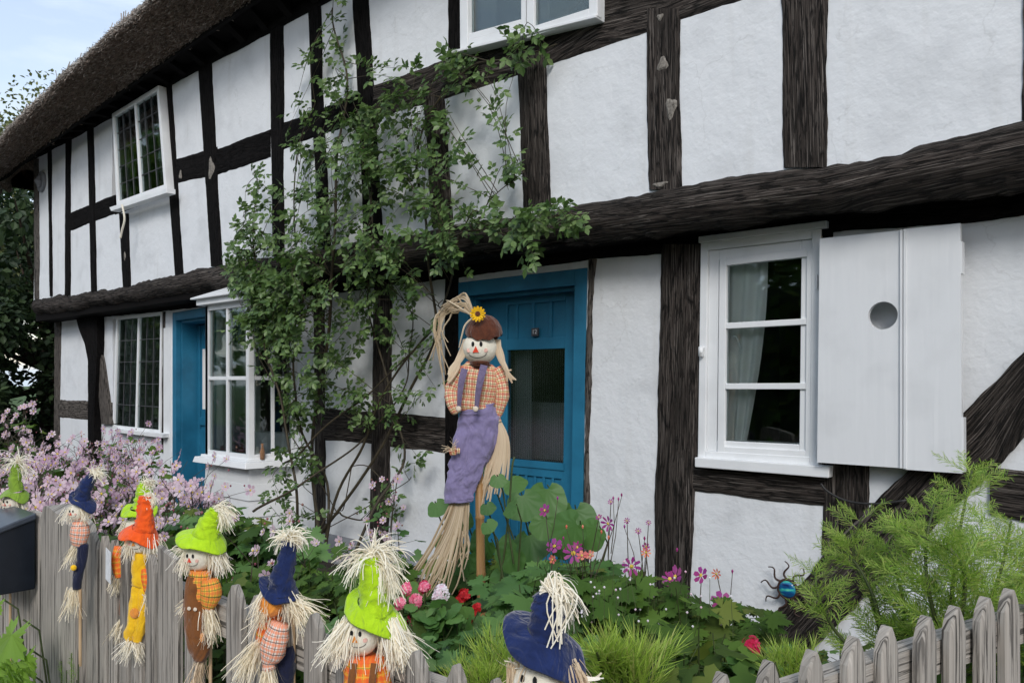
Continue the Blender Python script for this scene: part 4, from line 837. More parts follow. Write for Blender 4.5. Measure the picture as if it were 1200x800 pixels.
BL = [(300, 300, 34, 50, 30, -.58), (335, 350, 50, 55, 42, -.55), (380, 245, 45, 45, 24, -.45), (368, 150, 30, 30, 14, -.38), (428, 170, 42, 40, 24, -.42), (492, 105, 40, 38, 24, -.42), (548, 78, 34, 18, 14, -.42), (625, 62, 36, 10, 8, -.42), (398, 98, 14, 34, 8, -.40), (397, 35, 12, 30, 7, -.4),
      (462, 225, 45, 45, 26, -.45), (515, 205, 28, 34, 13, -.45), (600, 222, 28, 22, 9, -.42), (655, 258, 34, 14, 14, -.5), (590, 268, 30, 14, 11, -.5), (618, 290, 16, 14, 6, -.55), (430, 295, 45, 34, 24, -.5), (352, 415, 40, 42, 20, -.5), (300, 375, 26, 36, 14, -.62), (425, 385, 40, 45, 18, -.25),
      (468, 350, 28, 36, 10, -.3), (405, 475, 40, 30, 14, -.25), (500, 470, 18, 20, 5, -.1), (494, 535, 12, 10, 3, -.1), (330, 580, 28, 16, 8, -.6), (452, 585, 22, 10, 4, -.15), (310, 215, 18, 26, 6, -.4), (520, 300, 28, 20, 10, -.5), (490, 390, 20, 20, 6, -.2), (372, 545, 26, 18, 5, -.3), (545, 300, 20, 16, 6, -.5), (275, 330, 12, 22, 5, -.65), (455, 130, 24, 30, 9, -.4), (345, 480, 28, 22, 7, -.5)]
for cx, cy, rx, ry, ns, y in BL:
    c3 = np.array(P(cx, cy, y))
    for _ in range(max(2, int(ns*(.5 if cy < 240 else (.82 if cx < 420 else .64))))):
        a = rng.uniform(0, 6.28); q = math.sqrt(rng.random()); E = clampw(np.array(P(cx+rx*q*math.cos(a), cy+ry*q*math.sin(a), y-rng.uniform(-.10, .14))))
        dist = np.linalg.norm(samples-E, axis=1); idx = np.argsort(dist)[:40]; S = samples[rng.choice(idx[::4])]
        if np.linalg.norm(S-E) > .9: S = E+(S-E)*.9/np.linalg.norm(S-E)
        shoot(S.copy(), E, int(5+6*min(1, np.linalg.norm(S-E)/.5)))
for _ in range(26):       # bare tangle between the main stems
    a, b = samples[rng.integers(len(samples))], samples[rng.integers(len(samples))]
    if .2 < np.linalg.norm(a-b) < .9 and a[2] < 2.2 and b[2] < 2.2: mb.tube([Vector(clampw(np.array(p))) for p in catmull([a, (a+b)/2+rng.normal(0, .06, 3), b], 12)], .0045, 5, caps=False)
mb.build('stems', 'stem_rose', rose, smooth=True)
mb = MB(); scatter(mb, T_rose, lp, ld, lu, .125, var=.35, jit=.15); mb.build('foliage', 'leaf_rose', rose); print('rose leaves', len(lp))
# ================================================================== garden plants
def plant(name, label, cat, base, tops, leafT, leafm, nleaf, lsize, stemm='stem_green', flowers=None, fsize=.03, fm=None, spread=.3, group=None, seed=1, budn=0, leafz=(.1, .9), fT=None, branch=0, eye=True):
    """tops: list of world points the stems reach; leaves sit on the stems; flowers at the tips"""
    rg = np.random.default_rng(seed); base = np.array(base); t = thing(name, label, cat, tuple(base), group)
    mb = MB(); lf = MB(); P_, D_, U_ = [], [], []; tips = []
    for tp in tops:
        tp = np.array(tp); s = base+np.array([rg.normal(0, .05), rg.normal(0, .05), 0]); m = (s*.45+tp*.55)+rg.normal(0, .04, 3); m[2] = s[2]+(tp[2]-s[2])*.6
        pts = [np.array(p) for p in catmull([s, m, tp], 10)]; mb.tube([Vector(p) for p in pts], [.0045*(1-.6*i/9) for i in range(10)], 5, caps=False); tips.append((tp, pts[-1]-pts[-2]))
        for b in range(branch):
            i = rg.integers(5, 9); e = pts[i]+np.array([rg.normal(0, .09), rg.normal(0, .09), rg.uniform(.06, .20)]); mb.tube([Vector(pts[i]), Vector((pts[i]+e)/2+Vector((0, 0, .02))), Vector(e)], [.002, .0015, .001], 4, caps=False); tips.append((e, e-pts[i]))
        for _ in range(max(1, nleaf//len(tops))):
            q = rg.uniform(*leafz); i = min(8, int(q*9)); p = pts[i]; a = rg.uniform(0, 6.28); out = rg.uniform(.2, 1)*spread*(1-.55*q); d = np.array([math.cos(a), math.sin(a)*.8, rg.uniform(-.25, .35)])
            e = p+d*out; P_.append(e); D_.append(d*[1, 1, .3]+[0, 0, -.25]); U_.append([rg.normal(0, .35), -.55+rg.normal(0, .2), 1.0])
            if out > .06 and rg.random() < .5: mb.tube([Vector(p), Vector(e)], [.0016, .001], 3, caps=False)
    mb.build('stems', stemm, t, smooth=True)
    if P_: scatter(lf, leafT, P_, D_, U_, lsize, var=.35, r=rg, jit=.15); lf.build('leaves', leafm, t, smooth=True)
    if fm:
        fb = MB(); eb = MB(); bb = MB()
        fp = [tp for tp, d in tips if rg.random() < .85]
        for p in fp:
            nn = 1 if flowers is None else flowers
            for _ in range(nn):
                q = p+(rg.normal(0, fsize*1.2, 3) if nn > 1 else 0); face = np.array([rg.normal(.25, .5), -1+rg.normal(0, .3), rg.normal(.35, .4)]); face /= np.linalg.norm(face); u = np.cross(face, [0.2, .1, 1])
                sz = fsize*rg.uniform(.75, 1.25); scatter(fb, fT or T_fl6, [q], [u], [face], sz, r=rg, var=.1)
                if eye: scatter(eb, T_ey, [q+face*.002], [u], [face], sz, r=rg, var=.05)
        fb.build('blossoms', fm, t)
        if eye: eb.build('flower_centres', 'flower_eye', t)
    if budn:
        bb = MB()
        for _ in range(budn):
            tp = tips[rg.integers(len(tips))][0]+rg.normal(0, .035, 3); bb.tube([Vector(tp), Vector(tp)+Vector((0, 0, .006)), Vector(tp)+Vector((0, 0, .011))], [.003, .006, .002], 5)
        bb.build('buds', 'flower_bud', t)
    return t
def pts_px(c, w_, top, n, Z, seed, drop=60, dz=.5):
    rg = np.random.default_rng(seed); o = []
    for _ in range(n):
        x = c+rg.uniform(-w_, w_); o.append(D(x, top+rg.uniform(0, drop)+.25*abs(x-c)*rg.random(), Z+rg.uniform(-dz, dz))[:])
    return o
def base_at(px, Z): p = D(px, HY, Z); return (p.x, p.y, -.02)
# pink japanese anemones at the left
AN = [(18, 40, 474, 7.2, 'tallest pink anemone against the dark bush at the left edge'), (70, 34, 508, 6.6, 'pale pink anemone clump under the cottage corner post'), (118, 34, 498, 7.0, 'mauve pink anemone in front of the far ground floor window'),
      (160, 26, 512, 6.2, 'pink anemone right below the far leaded window'), (10, 34, 520, 5.0, 'dense pale pink anemone above the black mailbox'), (62, 36, 535, 4.6, 'pink anemone clump behind the round topped gatepost'), (110, 30, 540, 4.7, 'mauve anemone behind the first navy hatted scarecrow'),
      (150, 28, 545, 4.8, 'anemone with mixed pink flowers behind the lime and orange hats'), (196, 26, 556, 4.6, 'sparse pink anemone between the blue far door and the fence'), (228, 24, 560, 4.2, 'pale anemone in front of the bay window sill'), (85, 40, 565, 3.9, 'low pink anemone just behind the left fence boards'), (28, 30, 560, 3.8, 'low pink anemone behind the mailbox'), (185, 34, 595, 3.6, 'leafy anemone with few pink blooms behind the orange hat')]
for k, (c, w_, top, Z, lab) in enumerate(AN):
    plant('anemone_plant', lab, 'flowering plant', base_at(c, Z), pts_px(c, w_, top, 20 if k < 12 else 10, Z, 40+k, 55, .35), T_anem, 'leaf_dark', 190, .10, 'stem_purple', None, .030 if k not in (1, 3) else .027, 'petal_mauve' if k in (2, 6, 3, 5) else 'petal_pale', .30, 'pink anemones in the front garden', 60+k, 30, (.2, .92), branch=4)
for k, (c, w_, top, n, Z, lab) in enumerate([(332, 30, 628, 5, 3.4, 'few flowered pale pink anemone behind the navy hat scarecrow'), (418, 34, 622, 6, 3.5, 'pale pink anemone in front of the grey lead plinth'), (462, 14, 558, 4, 4.6, 'tall thin pink anemone against the white wall left of the big scarecrow'), (290, 22, 640, 4, 3.0, 'pale pink anemone between two lime hatted scarecrows')]):
    plant('anemone_plant', lab, 'flowering plant', base_at(c, Z), pts_px(c, w_, top, n, Z, 90+k, 60, .3), T_anem, 'leaf_mid', 46, .09, 'stem_purple', None, .024, 'petal_pale', .22, 'pink anemones in the front garden', 95+k, 14, (.1, .7), branch=2)
# leafy masses of the middle bed
LM = [(215, 30, 590, 3.9, 'leaf_mid', .13, 'leafy green shrub by the far blue door and bay sill', T_vine), (262, 34, 590, 3.7, 'leaf_dark', .11, 'dark leafy plant right of the lime hatted brown scarecrow', T_vine), (310, 34, 600, 3.7, 'leaf_mid', .12, 'leafy plant below the bay window apron', T_vine), (350, 34, 652, 3.2, 'leaf_dark', .10, 'low green plant behind the tall navy hat', T_vine),
      (395, 34, 650, 3.1, 'leaf_dark', .10, 'low green foliage between navy hat and lime hat', T_vine), (440, 30, 642, 3.4, 'leaf_dark', .10, 'green leafy plant behind the lime hatted face', T_vine), (255, 36, 650, 2.9, 'leaf_dark', .09, 'shady foliage behind the left fence pickets', T_anem), (330, 50, 690, 2.5, 'leaf_dark', .08, 'small leaved plant behind the middle pickets', T_anem), (410, 45, 700, 2.4, 'leaf_mid', .08, 'small leaved plant behind the fence near the lime hat', T_anem),
      (150, 40, 610, 3.3, 'leaf_dark', .10, 'dark foliage behind the paired scarecrows', T_vine), (60, 45, 600, 3.6, 'leaf_mid', .10, 'foliage behind the gatepost', T_vine),
      (556, 34, 640, 4.15, 'leaf_dark', .14, 'leafy plant at the foot of the bamboo pole', T_vine), (612, 30, 668, 3.0, 'leaf_mid', .14, 'broad leaved plant right of the bamboo pole', T_vine), (650, 36, 640, 3.0, 'leaf_mid', .13, 'broad leaved plant in front of the near blue door', T_vine), (700, 34, 650, 2.9, 'leaf_dark', .12, 'leafy anemone clump below the white panel', T_vine),
      (745, 34, 668, 2.8, 'leaf_dark', .12, 'leafy anemone clump left of the thick oak post foot', T_vine), (790, 30, 682, 2.7, 'leaf_dark', .11, 'leafy clump hiding the thick oak post foot', T_vine), (838, 32, 700, 2.7, 'leaf_dark', .11, 'leafy clump below the magenta blooms at the right', T_vine), (700, 60, 715, 2.3, 'leaf_dark', .10, 'low dark foliage behind the bright grassy tuft', T_anem), (800, 55, 730, 2.3, 'leaf_dark', .10, 'low dark foliage near the middle of the bed', T_anem), (880, 34, 745, 2.5, 'leaf_dark', .10, 'low foliage at the foot of the diagonal brace', T_anem), (600, 50, 720, 2.3, 'leaf_mid', .09, 'low leaves around the foot of the big navy hat', T_vine), (965, 30, 752, 2.25, 'leaf_mid', .08, 'low leafy plant behind the first pickets of the right fence', T_anem), (1040, 40, 738, 2.3, 'leaf_dark', .08, 'dark low leaves under the smaller cosmos', T_anem), (1130, 45, 722, 2.35, 'leaf_dark', .08, 'dark low leaves at the foot of the tall cosmos', T_anem), (1200, 40, 705, 2.4, 'leaf_mid', .08, 'low leaves behind the right fence at the picture edge', T_anem), (520, 50, 712, 2.5, 'leaf_mid', .07, 'small leaved cushion below the pink blossoms', T_round), (480, 30, 700, 2.7, 'leaf_dark', .08, 'dark cushion of leaves behind the fence picket', T_round)]
for k, (c, w_, top, Z, m, ls, lab, T) in enumerate(LM):
    plant('leafy_plant', lab, 'plant', base_at(c, Z), pts_px(c, w_, top, 14, Z, 120+k, 40, .28), T, m, 300, ls*.95, spread=.24, seed=140+k, group='leafy plants filling the flower bed', leafz=(.25, 1.0))
# magenta anemones with singled stems
def flower_stem(mbs, fb, eb, px, py, Z, sz, face=None, bx=None):
    tp = D(px, py, Z); b = Vector((tp.x+rng.normal(0, .05), tp.y+rng.normal(0, .05), .3)); m = (tp+b)/2+Vector((rng.normal(0, .03), 0, .05)); mbs.tube([Vector(p) for p in catmull([b, m, tp], 8)], [.003, .003, .0028, .0025, .002, .002, .0018, .0015], 5, caps=False)
    f = np.array(face if face is not None else [rng.normal(.3, .4), -1, rng.normal(.4, .3)]); f /= np.linalg.norm(f); u = np.cross(f, [.1, .2, 1]); scatter(fb, T_star if rng.random() < .6 else T_fl6, [tp], [u], [f], sz, var=.1); scatter(eb, T_ey, [np.array(tp)+f*.003], [u], [f], sz*1.1, var=.05)
for lab, Z, fl, m in (('magenta pink anemone with open blooms beside the near door', 2.9, [(650, 640, 12), (672, 648, 15), (676, 641, 10), (639, 598, 9)], 'petal_magenta'), ('tall purple budded anemone in front of the white panel', 3.0, [(713, 613, 11), (716, 588, 5), (702, 606, 5), (735, 610, 5), (748, 622, 5), (760, 612, 4), (757, 640, 6)], 'petal_magenta'),
                      ('magenta anemone with five blooms by the thick oak post', 2.8, [(740, 663, 14), (792, 676, 16), (785, 678, 12), (822, 674, 13), (845, 704, 14), (757, 716, 10)], 'petal_magenta'), ('orange centred anemone with small salmon blooms', 2.8, [(682, 651, 9), (692, 650, 7), (800, 708, 9), (840, 672, 8), (757, 647, 7), (648, 655, 6)], 'petal_orange')):
    t = thing('anemone_plant', lab, 'flowering plant', base_at(fl[0][0], Z), 'magenta anemones by the near door'); a, b, c = MB(), MB(), MB()
    for px, py, s in fl: flower_stem(a, b, c, px, py, Z+rng.uniform(-.1, .1), s*Z/900*.85)
    for _ in range(4):
        px, py, s = fl[rng.integers(len(fl))]; tp = D(px+rng.normal(0, 16), py-rng.uniform(0, 34), Z); bb_ = D(px, py+60, Z); a.tube([bb_, (bb_+tp)/2+Vector((.01, 0, .01)), tp], [.0022, .0018, .0012], 4, caps=False); b.tube([tp, tp+Vector((0, 0, .008)), tp+Vector((0, 0, .014))], [.002, .0045, .0015], 5)
    a.build('stems', 'stem_purple', t, smooth=True); b.build('blossoms', m, t); c.build('flower_centres', 'flower_eye', t)
# tiny white filler flowers in the bed
t = thing('gypsophila', 'airy plant dotted with tiny white flowers among the dark leaves', 'flowering plant', base_at(740, 2.5)); a, b = MB(), MB()
for _ in range(50):
    px, py = rng.uniform(640, 860), rng.uniform(655, 735); tp = D(px, py+abs(px-750)*.15, 2.45+rng.uniform(-.15, .15)); a.tube([tp-Vector((rng.normal(0, .02), 0, .12)), tp], [.0012, .0008], 3, caps=False); b.tube([tp, tp+Vector((0, 0, .004)), tp+Vector((0, 0, .007))], [.002, .0042, .0015], 5)
a.build('stems', 'stem_green', t); b.build('blossoms', 'petal_white', t)
# pelargoniums
def blossom_head(fb, c, R, n, sz):
    for _ in range(n):
        d = rng.normal(0, 1, 3); d[1] = -abs(d[1])-.15; d[2] += .4; d /= np.linalg.norm(d); scatter(fb, T_fl5, [np.array(c)+d*R*rng.uniform(.6, 1)], [np.cross(d, [.3, .2, 1])], [d], sz, var=.2, jit=.1)
for lab, Z, heads, m in (('pink geranium with several blossom heads behind the fence', 2.5, [(478, 690, 8), (489, 703, 9), (470, 706, 8), (498, 688, 7), (486, 730, 6)], 'petal_pink'), ('crimson geranium head beside the white one', 2.55, [(499, 689, 9), (478, 727, 6)], 'petal_crimson'), ('white and pale pink geranium left of the bamboo pole', 2.45, [(519, 694, 11), (513, 700, 7)], 'petal_white'),
                         ('bright red geranium at the foot of the bamboo pole', 2.6, [(545, 697, 8), (540, 703, 6), (537, 722, 10), (552, 722, 9), (545, 745, 6), (560, 712, 6)], 'petal_red'), ('single crimson geranium head at the foot of the diagonal brace', 2.2, [(882, 757, 13)], 'petal_crimson')):
    t = thing('geranium', lab, 'flowering plant', base_at(heads[0][0], Z), 'geraniums in the bed'); a, b = MB(), MB()
    for px, py, r in heads:
        c = D(px, py, Z); blossom_head(b, c, r*Z/900, 44 if r > 7 else 22, .0095); a.tube([c, c+Vector((rng.normal(0, .03), 0, -.12)), c+Vector((rng.normal(0, .04), 0, -.35))], [.002, .0025, .003], 5, caps=False)
    a.build('stems', 'stem_green', t, smooth=True); b.build('blossoms', m, t)
    lf = MB(); n = 60; pp = []; 
    for _ in range(n): h = heads[rng.integers(len(heads))]; pp.append(D(h[0]+rng.normal(0, 14), h[1]+rng.uniform(14, 60), Z+rng.uniform(-.05, .1))[:])
    scatter(lf, T_round, pp, [[.2, -.6, -.1]], [[0, -.6, 1]], .055, jit=.5); lf.build('leaves', 'leaf_mid', t, smooth=True)
# hollyhock like big round leaves by the door
t = thing('hollyhock', 'plant with very large round green leaves in front of the near blue door', 'plant', base_at(640, 3.5)); a, b = MB(), MB()
for px, py, s in ((640, 580, 50), (615, 590, 46), (674, 604, 56), (664, 622, 50), (637, 618, 34), (602, 640, 48), (622, 636, 46), (598, 655, 40), (590, 602, 26), (575, 604, 20), (580, 627, 22), (655, 640, 40), (585, 570, 22), (572, 555, 18), (690, 628, 40), (610, 575, 30), (560, 640, 40), (545, 655, 44), (540, 610, 30), (525, 640, 36), (560, 675, 40), (515, 600, 26), (590, 680, 44)):
    Z = 3.45+rng.uniform(-.25, .2); p = np.array(D(px, py, Z)); Z += .55 if px < 575 else 0; p = np.array(D(px, py, Z)); d = np.array([rng.normal(.1, .5), -.25, -.8]); scatter(b, T_round, [p-d*.06+[0, 0, .0]], [d], [[rng.normal(.45, .25), -.75, .55]], s*Z/900*.88, var=.05); a.tube([Vector(p-d*.06), Vector(p-d*.06+np.array([rng.normal(0, .02), .05, -.08])), Vector((p[0]*.8+t.location.x*.2, p[1]+.08, p[2]-.35))], [.003, .004, .005], 5, caps=False)
a.tube([Vector(p) for p in catmull([D(585, 690, 3.5), D(592, 640, 3.5), D(597, 590, 3.5), D(600, 548, 3.5), D(603, 535, 3.5)], 12)], .005, 6); a.build('stems', 'stem_green', t, smooth=True); b.build('leaves', 'leaf_big', t, smooth=True)
# feathery cosmos by the right fence and bright tufts
def feathery(name, label, base, stems, m, nf, fl, seed, up=.6, group=None, cat='plant', dens=(.1, 1)):
    rg = np.random.default_rng(seed); t = thing(name, label, cat, base, group); a, b = MB(), MB()
    for st in stems:
        pts = [np.array(p) for p in catmull([np.array(q) for q in st], 16)]; a.tube([Vector(p) for p in pts], [.006*(1-.75*i/15)+.001 for i in range(16)], 6, caps=False)
        for _ in range(nf):
            q = rg.uniform(*dens); i = min(14, int(q*15)); p = pts[i]; d0 = pts[i+1]-pts[i]; d0 /= np.linalg.norm(d0); an = rg.uniform(0, 6.28); d = d0*up+np.array([math.cos(an), math.sin(an), rg.uniform(-.1, .3)])
            scatter(b, T_nd if 'tuft' in name else T_fr, [p], [d], [[rg.normal(0, .5), -.5, .8]], fl*(1.15-.5*q), r=rg, var=.3)
    a.build('stems', 'stem_green', t, smooth=True); b.build('leaves', m, t)
def S(*pp): return [D(px, py, Z)[:] for px, py, Z in pp]
feathery('cosmos_plant', 'tall feathery bright green cosmos in front of the diagonal brace', base_at(1120, 2.2), [S((1110, 800, 2.1), (1115, 700, 2.1), (1125, 620, 2.15), (1140, 548, 2.2)), S((1115, 790, 2.1), (1090, 700, 2.05), (1085, 640, 2.1), (1095, 590, 2.15)), S((1125, 800, 2.1), (1155, 720, 2.15), (1175, 660, 2.15), (1185, 610, 2.2)), S((1110, 780, 2.05), (1130, 700, 2.0), (1120, 650, 2.0), (1060, 620, 2.1)),
          S((1130, 790, 2.15), (1180, 740, 2.15), (1210, 690, 2.15), (1225, 640, 2.2))], 'leaf_feather', 62, .15, 5)
feathery('cosmos_plant', 'smaller feathery cosmos leaning over the foot of the diagonal brace', base_at(1010, 2.3), [S((1040, 790, 2.2), (1030, 720, 2.2), (1010, 670, 2.25), (985, 640, 2.3)), S((1045, 790, 2.2), (1020, 700, 2.25), (1000, 650, 2.3), (1010, 605, 2.3)), S((1030, 790, 2.2), (980, 740, 2.25), (960, 700, 2.25), (955, 670, 2.3)), S((1042, 780, 2.2), (1060, 720, 2.2), (1050, 670, 2.25), (1040, 640, 2.3))], 'leaf_feather', 26, .14, 6)
feathery('grassy_tuft', 'bright lime green needle leaved tuft right of the big navy hat', base_at(740, 1.9), [S((738+k*4, 830, 1.75), (735+k*9, 790, 1.75), (735+k*12, 778-5*abs(k), 1.75+.03*k)) for k in range(-3, 4)], 'leaf_bright', 13, .12, 7, up=1.4, group='bright needle leaved tufts')
feathery('grassy_tuft', 'lime green needle leaved tuft left of the big navy hat', base_at(590, 2.0), [S((588+k*4, 840, 1.9), (586+k*9, 790, 1.9), (588+k*14, 762+4*abs(k), 1.9+.03*k)) for k in range(-2, 3)], 'leaf_bright', 11, .11, 8, up=1.2, group='bright needle leaved tufts')
feathery('grassy_tuft', 'small lime green tuft behind the right fence near the crimson geranium', base_at(930, 1.9), [S((930+k*4, 850, 1.75), (930+k*8, 800, 1.75), (932+k*12, 775, 1.75)) for k in range(-2, 3)], 'leaf_bright', 10, .09, 9, up=1.3, group='bright needle leaved tufts')
feathery('grassy_tuft', 'low lime green tuft behind the pickets beside the navy hatted face', base_at(545, 2.0), [S((560+k*4, 850, 1.6), (560+k*8, 815, 1.6), (562+k*13, 790, 1.6)) for k in range(-2, 3)], 'leaf_bright', 12, .08, 10, up=1.3, group='bright needle leaved tufts')
# plants in front of the left fence
YF = -3.03
t = thing('vine_plant', 'yellow green lobed leaves growing below the mailbox', 'plant', (P(22, 780, YF-.12)[:2])+(0.0,)); a, b = MB(), MB()
for px, py, s, ux in ((27, 740, 62, .1), (8, 770, 52, -.4), (35, 775, 40, .5), (3, 715, 30, 0), (5, 790, 50, .2), (30, 800, 46, .1)):
    p = np.array(P(px, py, YF-.15)); scatter(b, T_vine, [p+[0, 0, .05]], [[ux, -.45, -.8]], [[.1, -1, .3]], s*.0031, var=.05); a.tube([Vector(p+[0, 0, .04]), Vector(p+[.02, .04, .0]), Vector((p[0], YF-.08, p[2]-.2))], .003, 5, caps=False)
a.build('stems', 'stem_green', t, smooth=True); b.build('leaves', 'leaf_vine', t)
t = thing('sedum', 'pale green and brown sedum heads at the lower left corner', 'plant', (P(15, 800, YF-.2)[:2])+(0.0,)); a, b = MB(), MB()
for _ in range(260):
    px, py = rng.uniform(-5, 44), rng.uniform(778, 812)+abs(rng.normal(0, 3)); b_ = P(px, py, YF-.2-rng.uniform(0, .08)); scatter(b, LF, [b_[:]], [[rng.normal(0, .6), -.5, rng.uniform(.2, 1)]], [[0, -1, .3]], .028, var=.3)
b.build('leaves', 'leaf_vine', t)
t = thing('goldenrod', 'thin goldenrod sprig in front of the round topped gatepost', 'plant', (P(84, 800, YF-.1)[:2])+(0.0,)); a, b = MB(), MB()
for px, py in ((84, 765), (78, 785), (92, 778), (90, 796), (72, 774)):
    p = P(px, py, YF-.09); a.tube([p, Vector((p.x, p.y, p.z-.3))], .0015, 4, caps=False); scatter(b, T_fr, [np.array(p)-[0, 0, .05]], [[rng.normal(0, .3), -.2, 1]], [[0, -1, .2]], .075, var=.2)
a.build('stems', 'stem_green', t); b.build('leaves', 'leaf_vine', t)
# ================================================================== fences
def picket(name, q0, q1, top, nrm, th, parent, lean=0, slant=0, pointed=True, z0=-.05, arch=False, mat='fence_wood'):
    """board from q0 to q1 (ground line, left and right), thickness away from the camera"""
    mb = MB(); L_ = (q1-q0).length; ax = (q1-q0).normalized(); rows = []
    prof_ = [(z0, 0, 1), (top*.3, 0, 1), (top*.6, 0, 1), (top-.075, 0, 1), (top-.05, .02, .98)]
    if pointed: prof_ += [(top-.026, .14, .86), (top-.010, .31, .69), (top, .44, .56)]
    elif arch: prof_ += [(top-.03, .04, .985), (top-.012, .10, .93), (top, .22, .70)]
    else: prof_ += [(top-.012, .01, .99), (top, .05, .95)]
    vs = []; uv = []; k = 0; sd = random.random()*40
    for z, a, b in prof_:
        wv = .003*mnoise.noise(Vector((z*4, sd, 0)))
        for t, d in ((a, 0), ((a*.85+b*.15), -.004), ((a+b)/2, -.005), (a*.15+b*.85, -.004), (b, 0), (b, th), (a, th)):
            p = q0+ax*(L_*t+wv)+nrm*d; vs.append((p.x+lean*z, p.y, z+slant*(t-.5)*(1 if z > top-.1 else 0))); uv.append((z+sd, L_*t+d+sd*.3))
    n = 7; R = len(prof_); fs = [(i*n+j, i*n+(j+1) % n, (i+1)*n+(j+1) % n, (i+1)*n+j) for i in range(R-1) for j in range(n)]+[tuple((R-1)*n+j for j in range(n)), tuple(range(n))[::-1]]
    mb.add(vs, fs, uv); return mb.build(name, mat, parent)
def pf(px, y): p = P(px, 500, y); return Vector((p.x, p.y, 0))
fence = thing('picket_fence', 'weathered grey picket fence running along the pavement at lower left', 'fence', (pf(300, YF)))
nl = Vector((0, 1, 0))
for xl, xr_, ty, opt in ((5, 12, 600, {}), (13, 20, 598, {}), (21, 27, 600, {}), (28, 34, 600, {}), (35, 46, 599, {'pointed': False}), (-8, 3, 596, {}), (101, 115.5, 624, {}), (117, 126.5, 628, {}), (128, 138.5, 633, {}), (140.5, 152, 640, {}), (154, 168, 646, {}), (170, 182.5, 650, {}), (184.5, 210, 648, {'pointed': False, 'slant': -.028}),
                          (216.5, 238, 667, {}), (265, 286, 686, {}), (290.5, 313, 698, {}), (356, 380, 720, {}), (393, 419, 735, {}), (431, 458, 748, {}), (473, 502, 764, {}), (521, 547, 780, {}), (566, 594, 797, {}), (319, 341, 708, {})):
    a, b = pf(xl, YF), pf(xr_-(3 if xl > 200 else (1.6 if xl > 100 else 0)), YF); top = P((xl+xr_)/2, ty, YF).z
    picket('picket', a, b, top, nl, .014, fence, **opt)
picket('gatepost', pf(48, YF-.03), pf(88, YF-.03), P(66, 600, YF-.03).z, nl, .07, fence, pointed=False, arch=True, slant=-.05)
mb = MB()
for x0, x1, zt_, zb_ in ((-12, 47, .93, .85), (89, 600, .925, .845), (-12, 47, .42, .34), (89, 600, .42, .34)):
    a, b = pf(x0, YF+.045), pf(x1, YF+.045); mb.add([(a.x, YF+.024, zb_), (b.x, YF+.024, zb_), (b.x, YF+.07, zb_), (a.x, YF+.07, zb_), (a.x, YF+.024, zt_), (b.x, YF+.024, zt_), (b.x, YF+.07, zt_), (a.x, YF+.07, zt_)], [(0, 3, 2, 1), (4, 5, 6, 7), (0, 1, 5, 4), (1, 2, 6, 5), (2, 3, 7, 6), (3, 0, 4, 7)], [(0, 0), (3, 0), (3, .04), (0, .04), (0, .08), (3, .08), (3, .12), (0, .12)])
    if x0 == -12 and zt_ > .5: mb.build('rail', 'fence_wood', fence); mb = MB()
    elif zt_ > .5: mb.build('rail', 'fence_wood', fence); mb = MB()
mb.build('lower_rail', 'fence_wood', fence)
fr = thing('picket_fence', 'weathered grey picket fence with pointed tops turning back to the cottage at lower right', 'fence', (-.6, -2.78, 0))
g0 = Vector((-.588, -4+1.224, 0)); g1 = Vector((-.301, -4+2.178, 0)); gd = (g1-g0).normalized(); gn = Vector((-gd.y, gd.x, 0))
if gn.dot(FW) < 0: gn = -gn
def onright(px):    # ground-plan point of the right fence line seen at px
    d = ray(px, HY); d = Vector((d.x, d.y, 0)); c = Vector((0, -4, 0)); den = d.x*gd.y-d.y*gd.x; t = ((g0.x-c.x)*gd.y-(g0.y-c.y)*gd.x)/den; return c+d*t
def ztop(px, py): q = onright(px)-Vector((0, -4, 0)); return CH+(HY-py)/F*q.dot(FW)
for cx, cy, w_ in ((790, 806, 31), (849, 789, 30), (905, 775, 29), (957.5, 763, 28), (1005, 747, 28), (1047, 735, 26), (1086, 722, 25), (1124, 711, 25), (1158.5, 700, 24), (1190.5, 691, 23), (1221, 682, 23), (1250, 673, 22)):
    picket('picket', onright(cx-w_*.42), onright(cx+w_*.36), ztop(cx, cy), gn, .017, fr, lean=random.uniform(-.008, .008))
for z1_, z0_ in ((.925, .85), (.42, .34)):
    mb = MB(); a, b = onright(770)+gn*.024, onright(1290)+gn*.024; c, d = b+gn*.045, a+gn*.045
    mb.add([(p.x, p.y, z) for z in (z0_, z1_) for p in (a, b, c, d)], [(0, 3, 2, 1), (4, 5, 6, 7), (0, 1, 5, 4), (1, 2, 6, 5), (2, 3, 7, 6), (3, 0, 4, 7)], [(0, 0), (2, 0), (2, .04), (0, .04), (0, .08), (2, .08), (2, .12), (0, .12)]); mb.build('rail', 'fence_wood', fr)
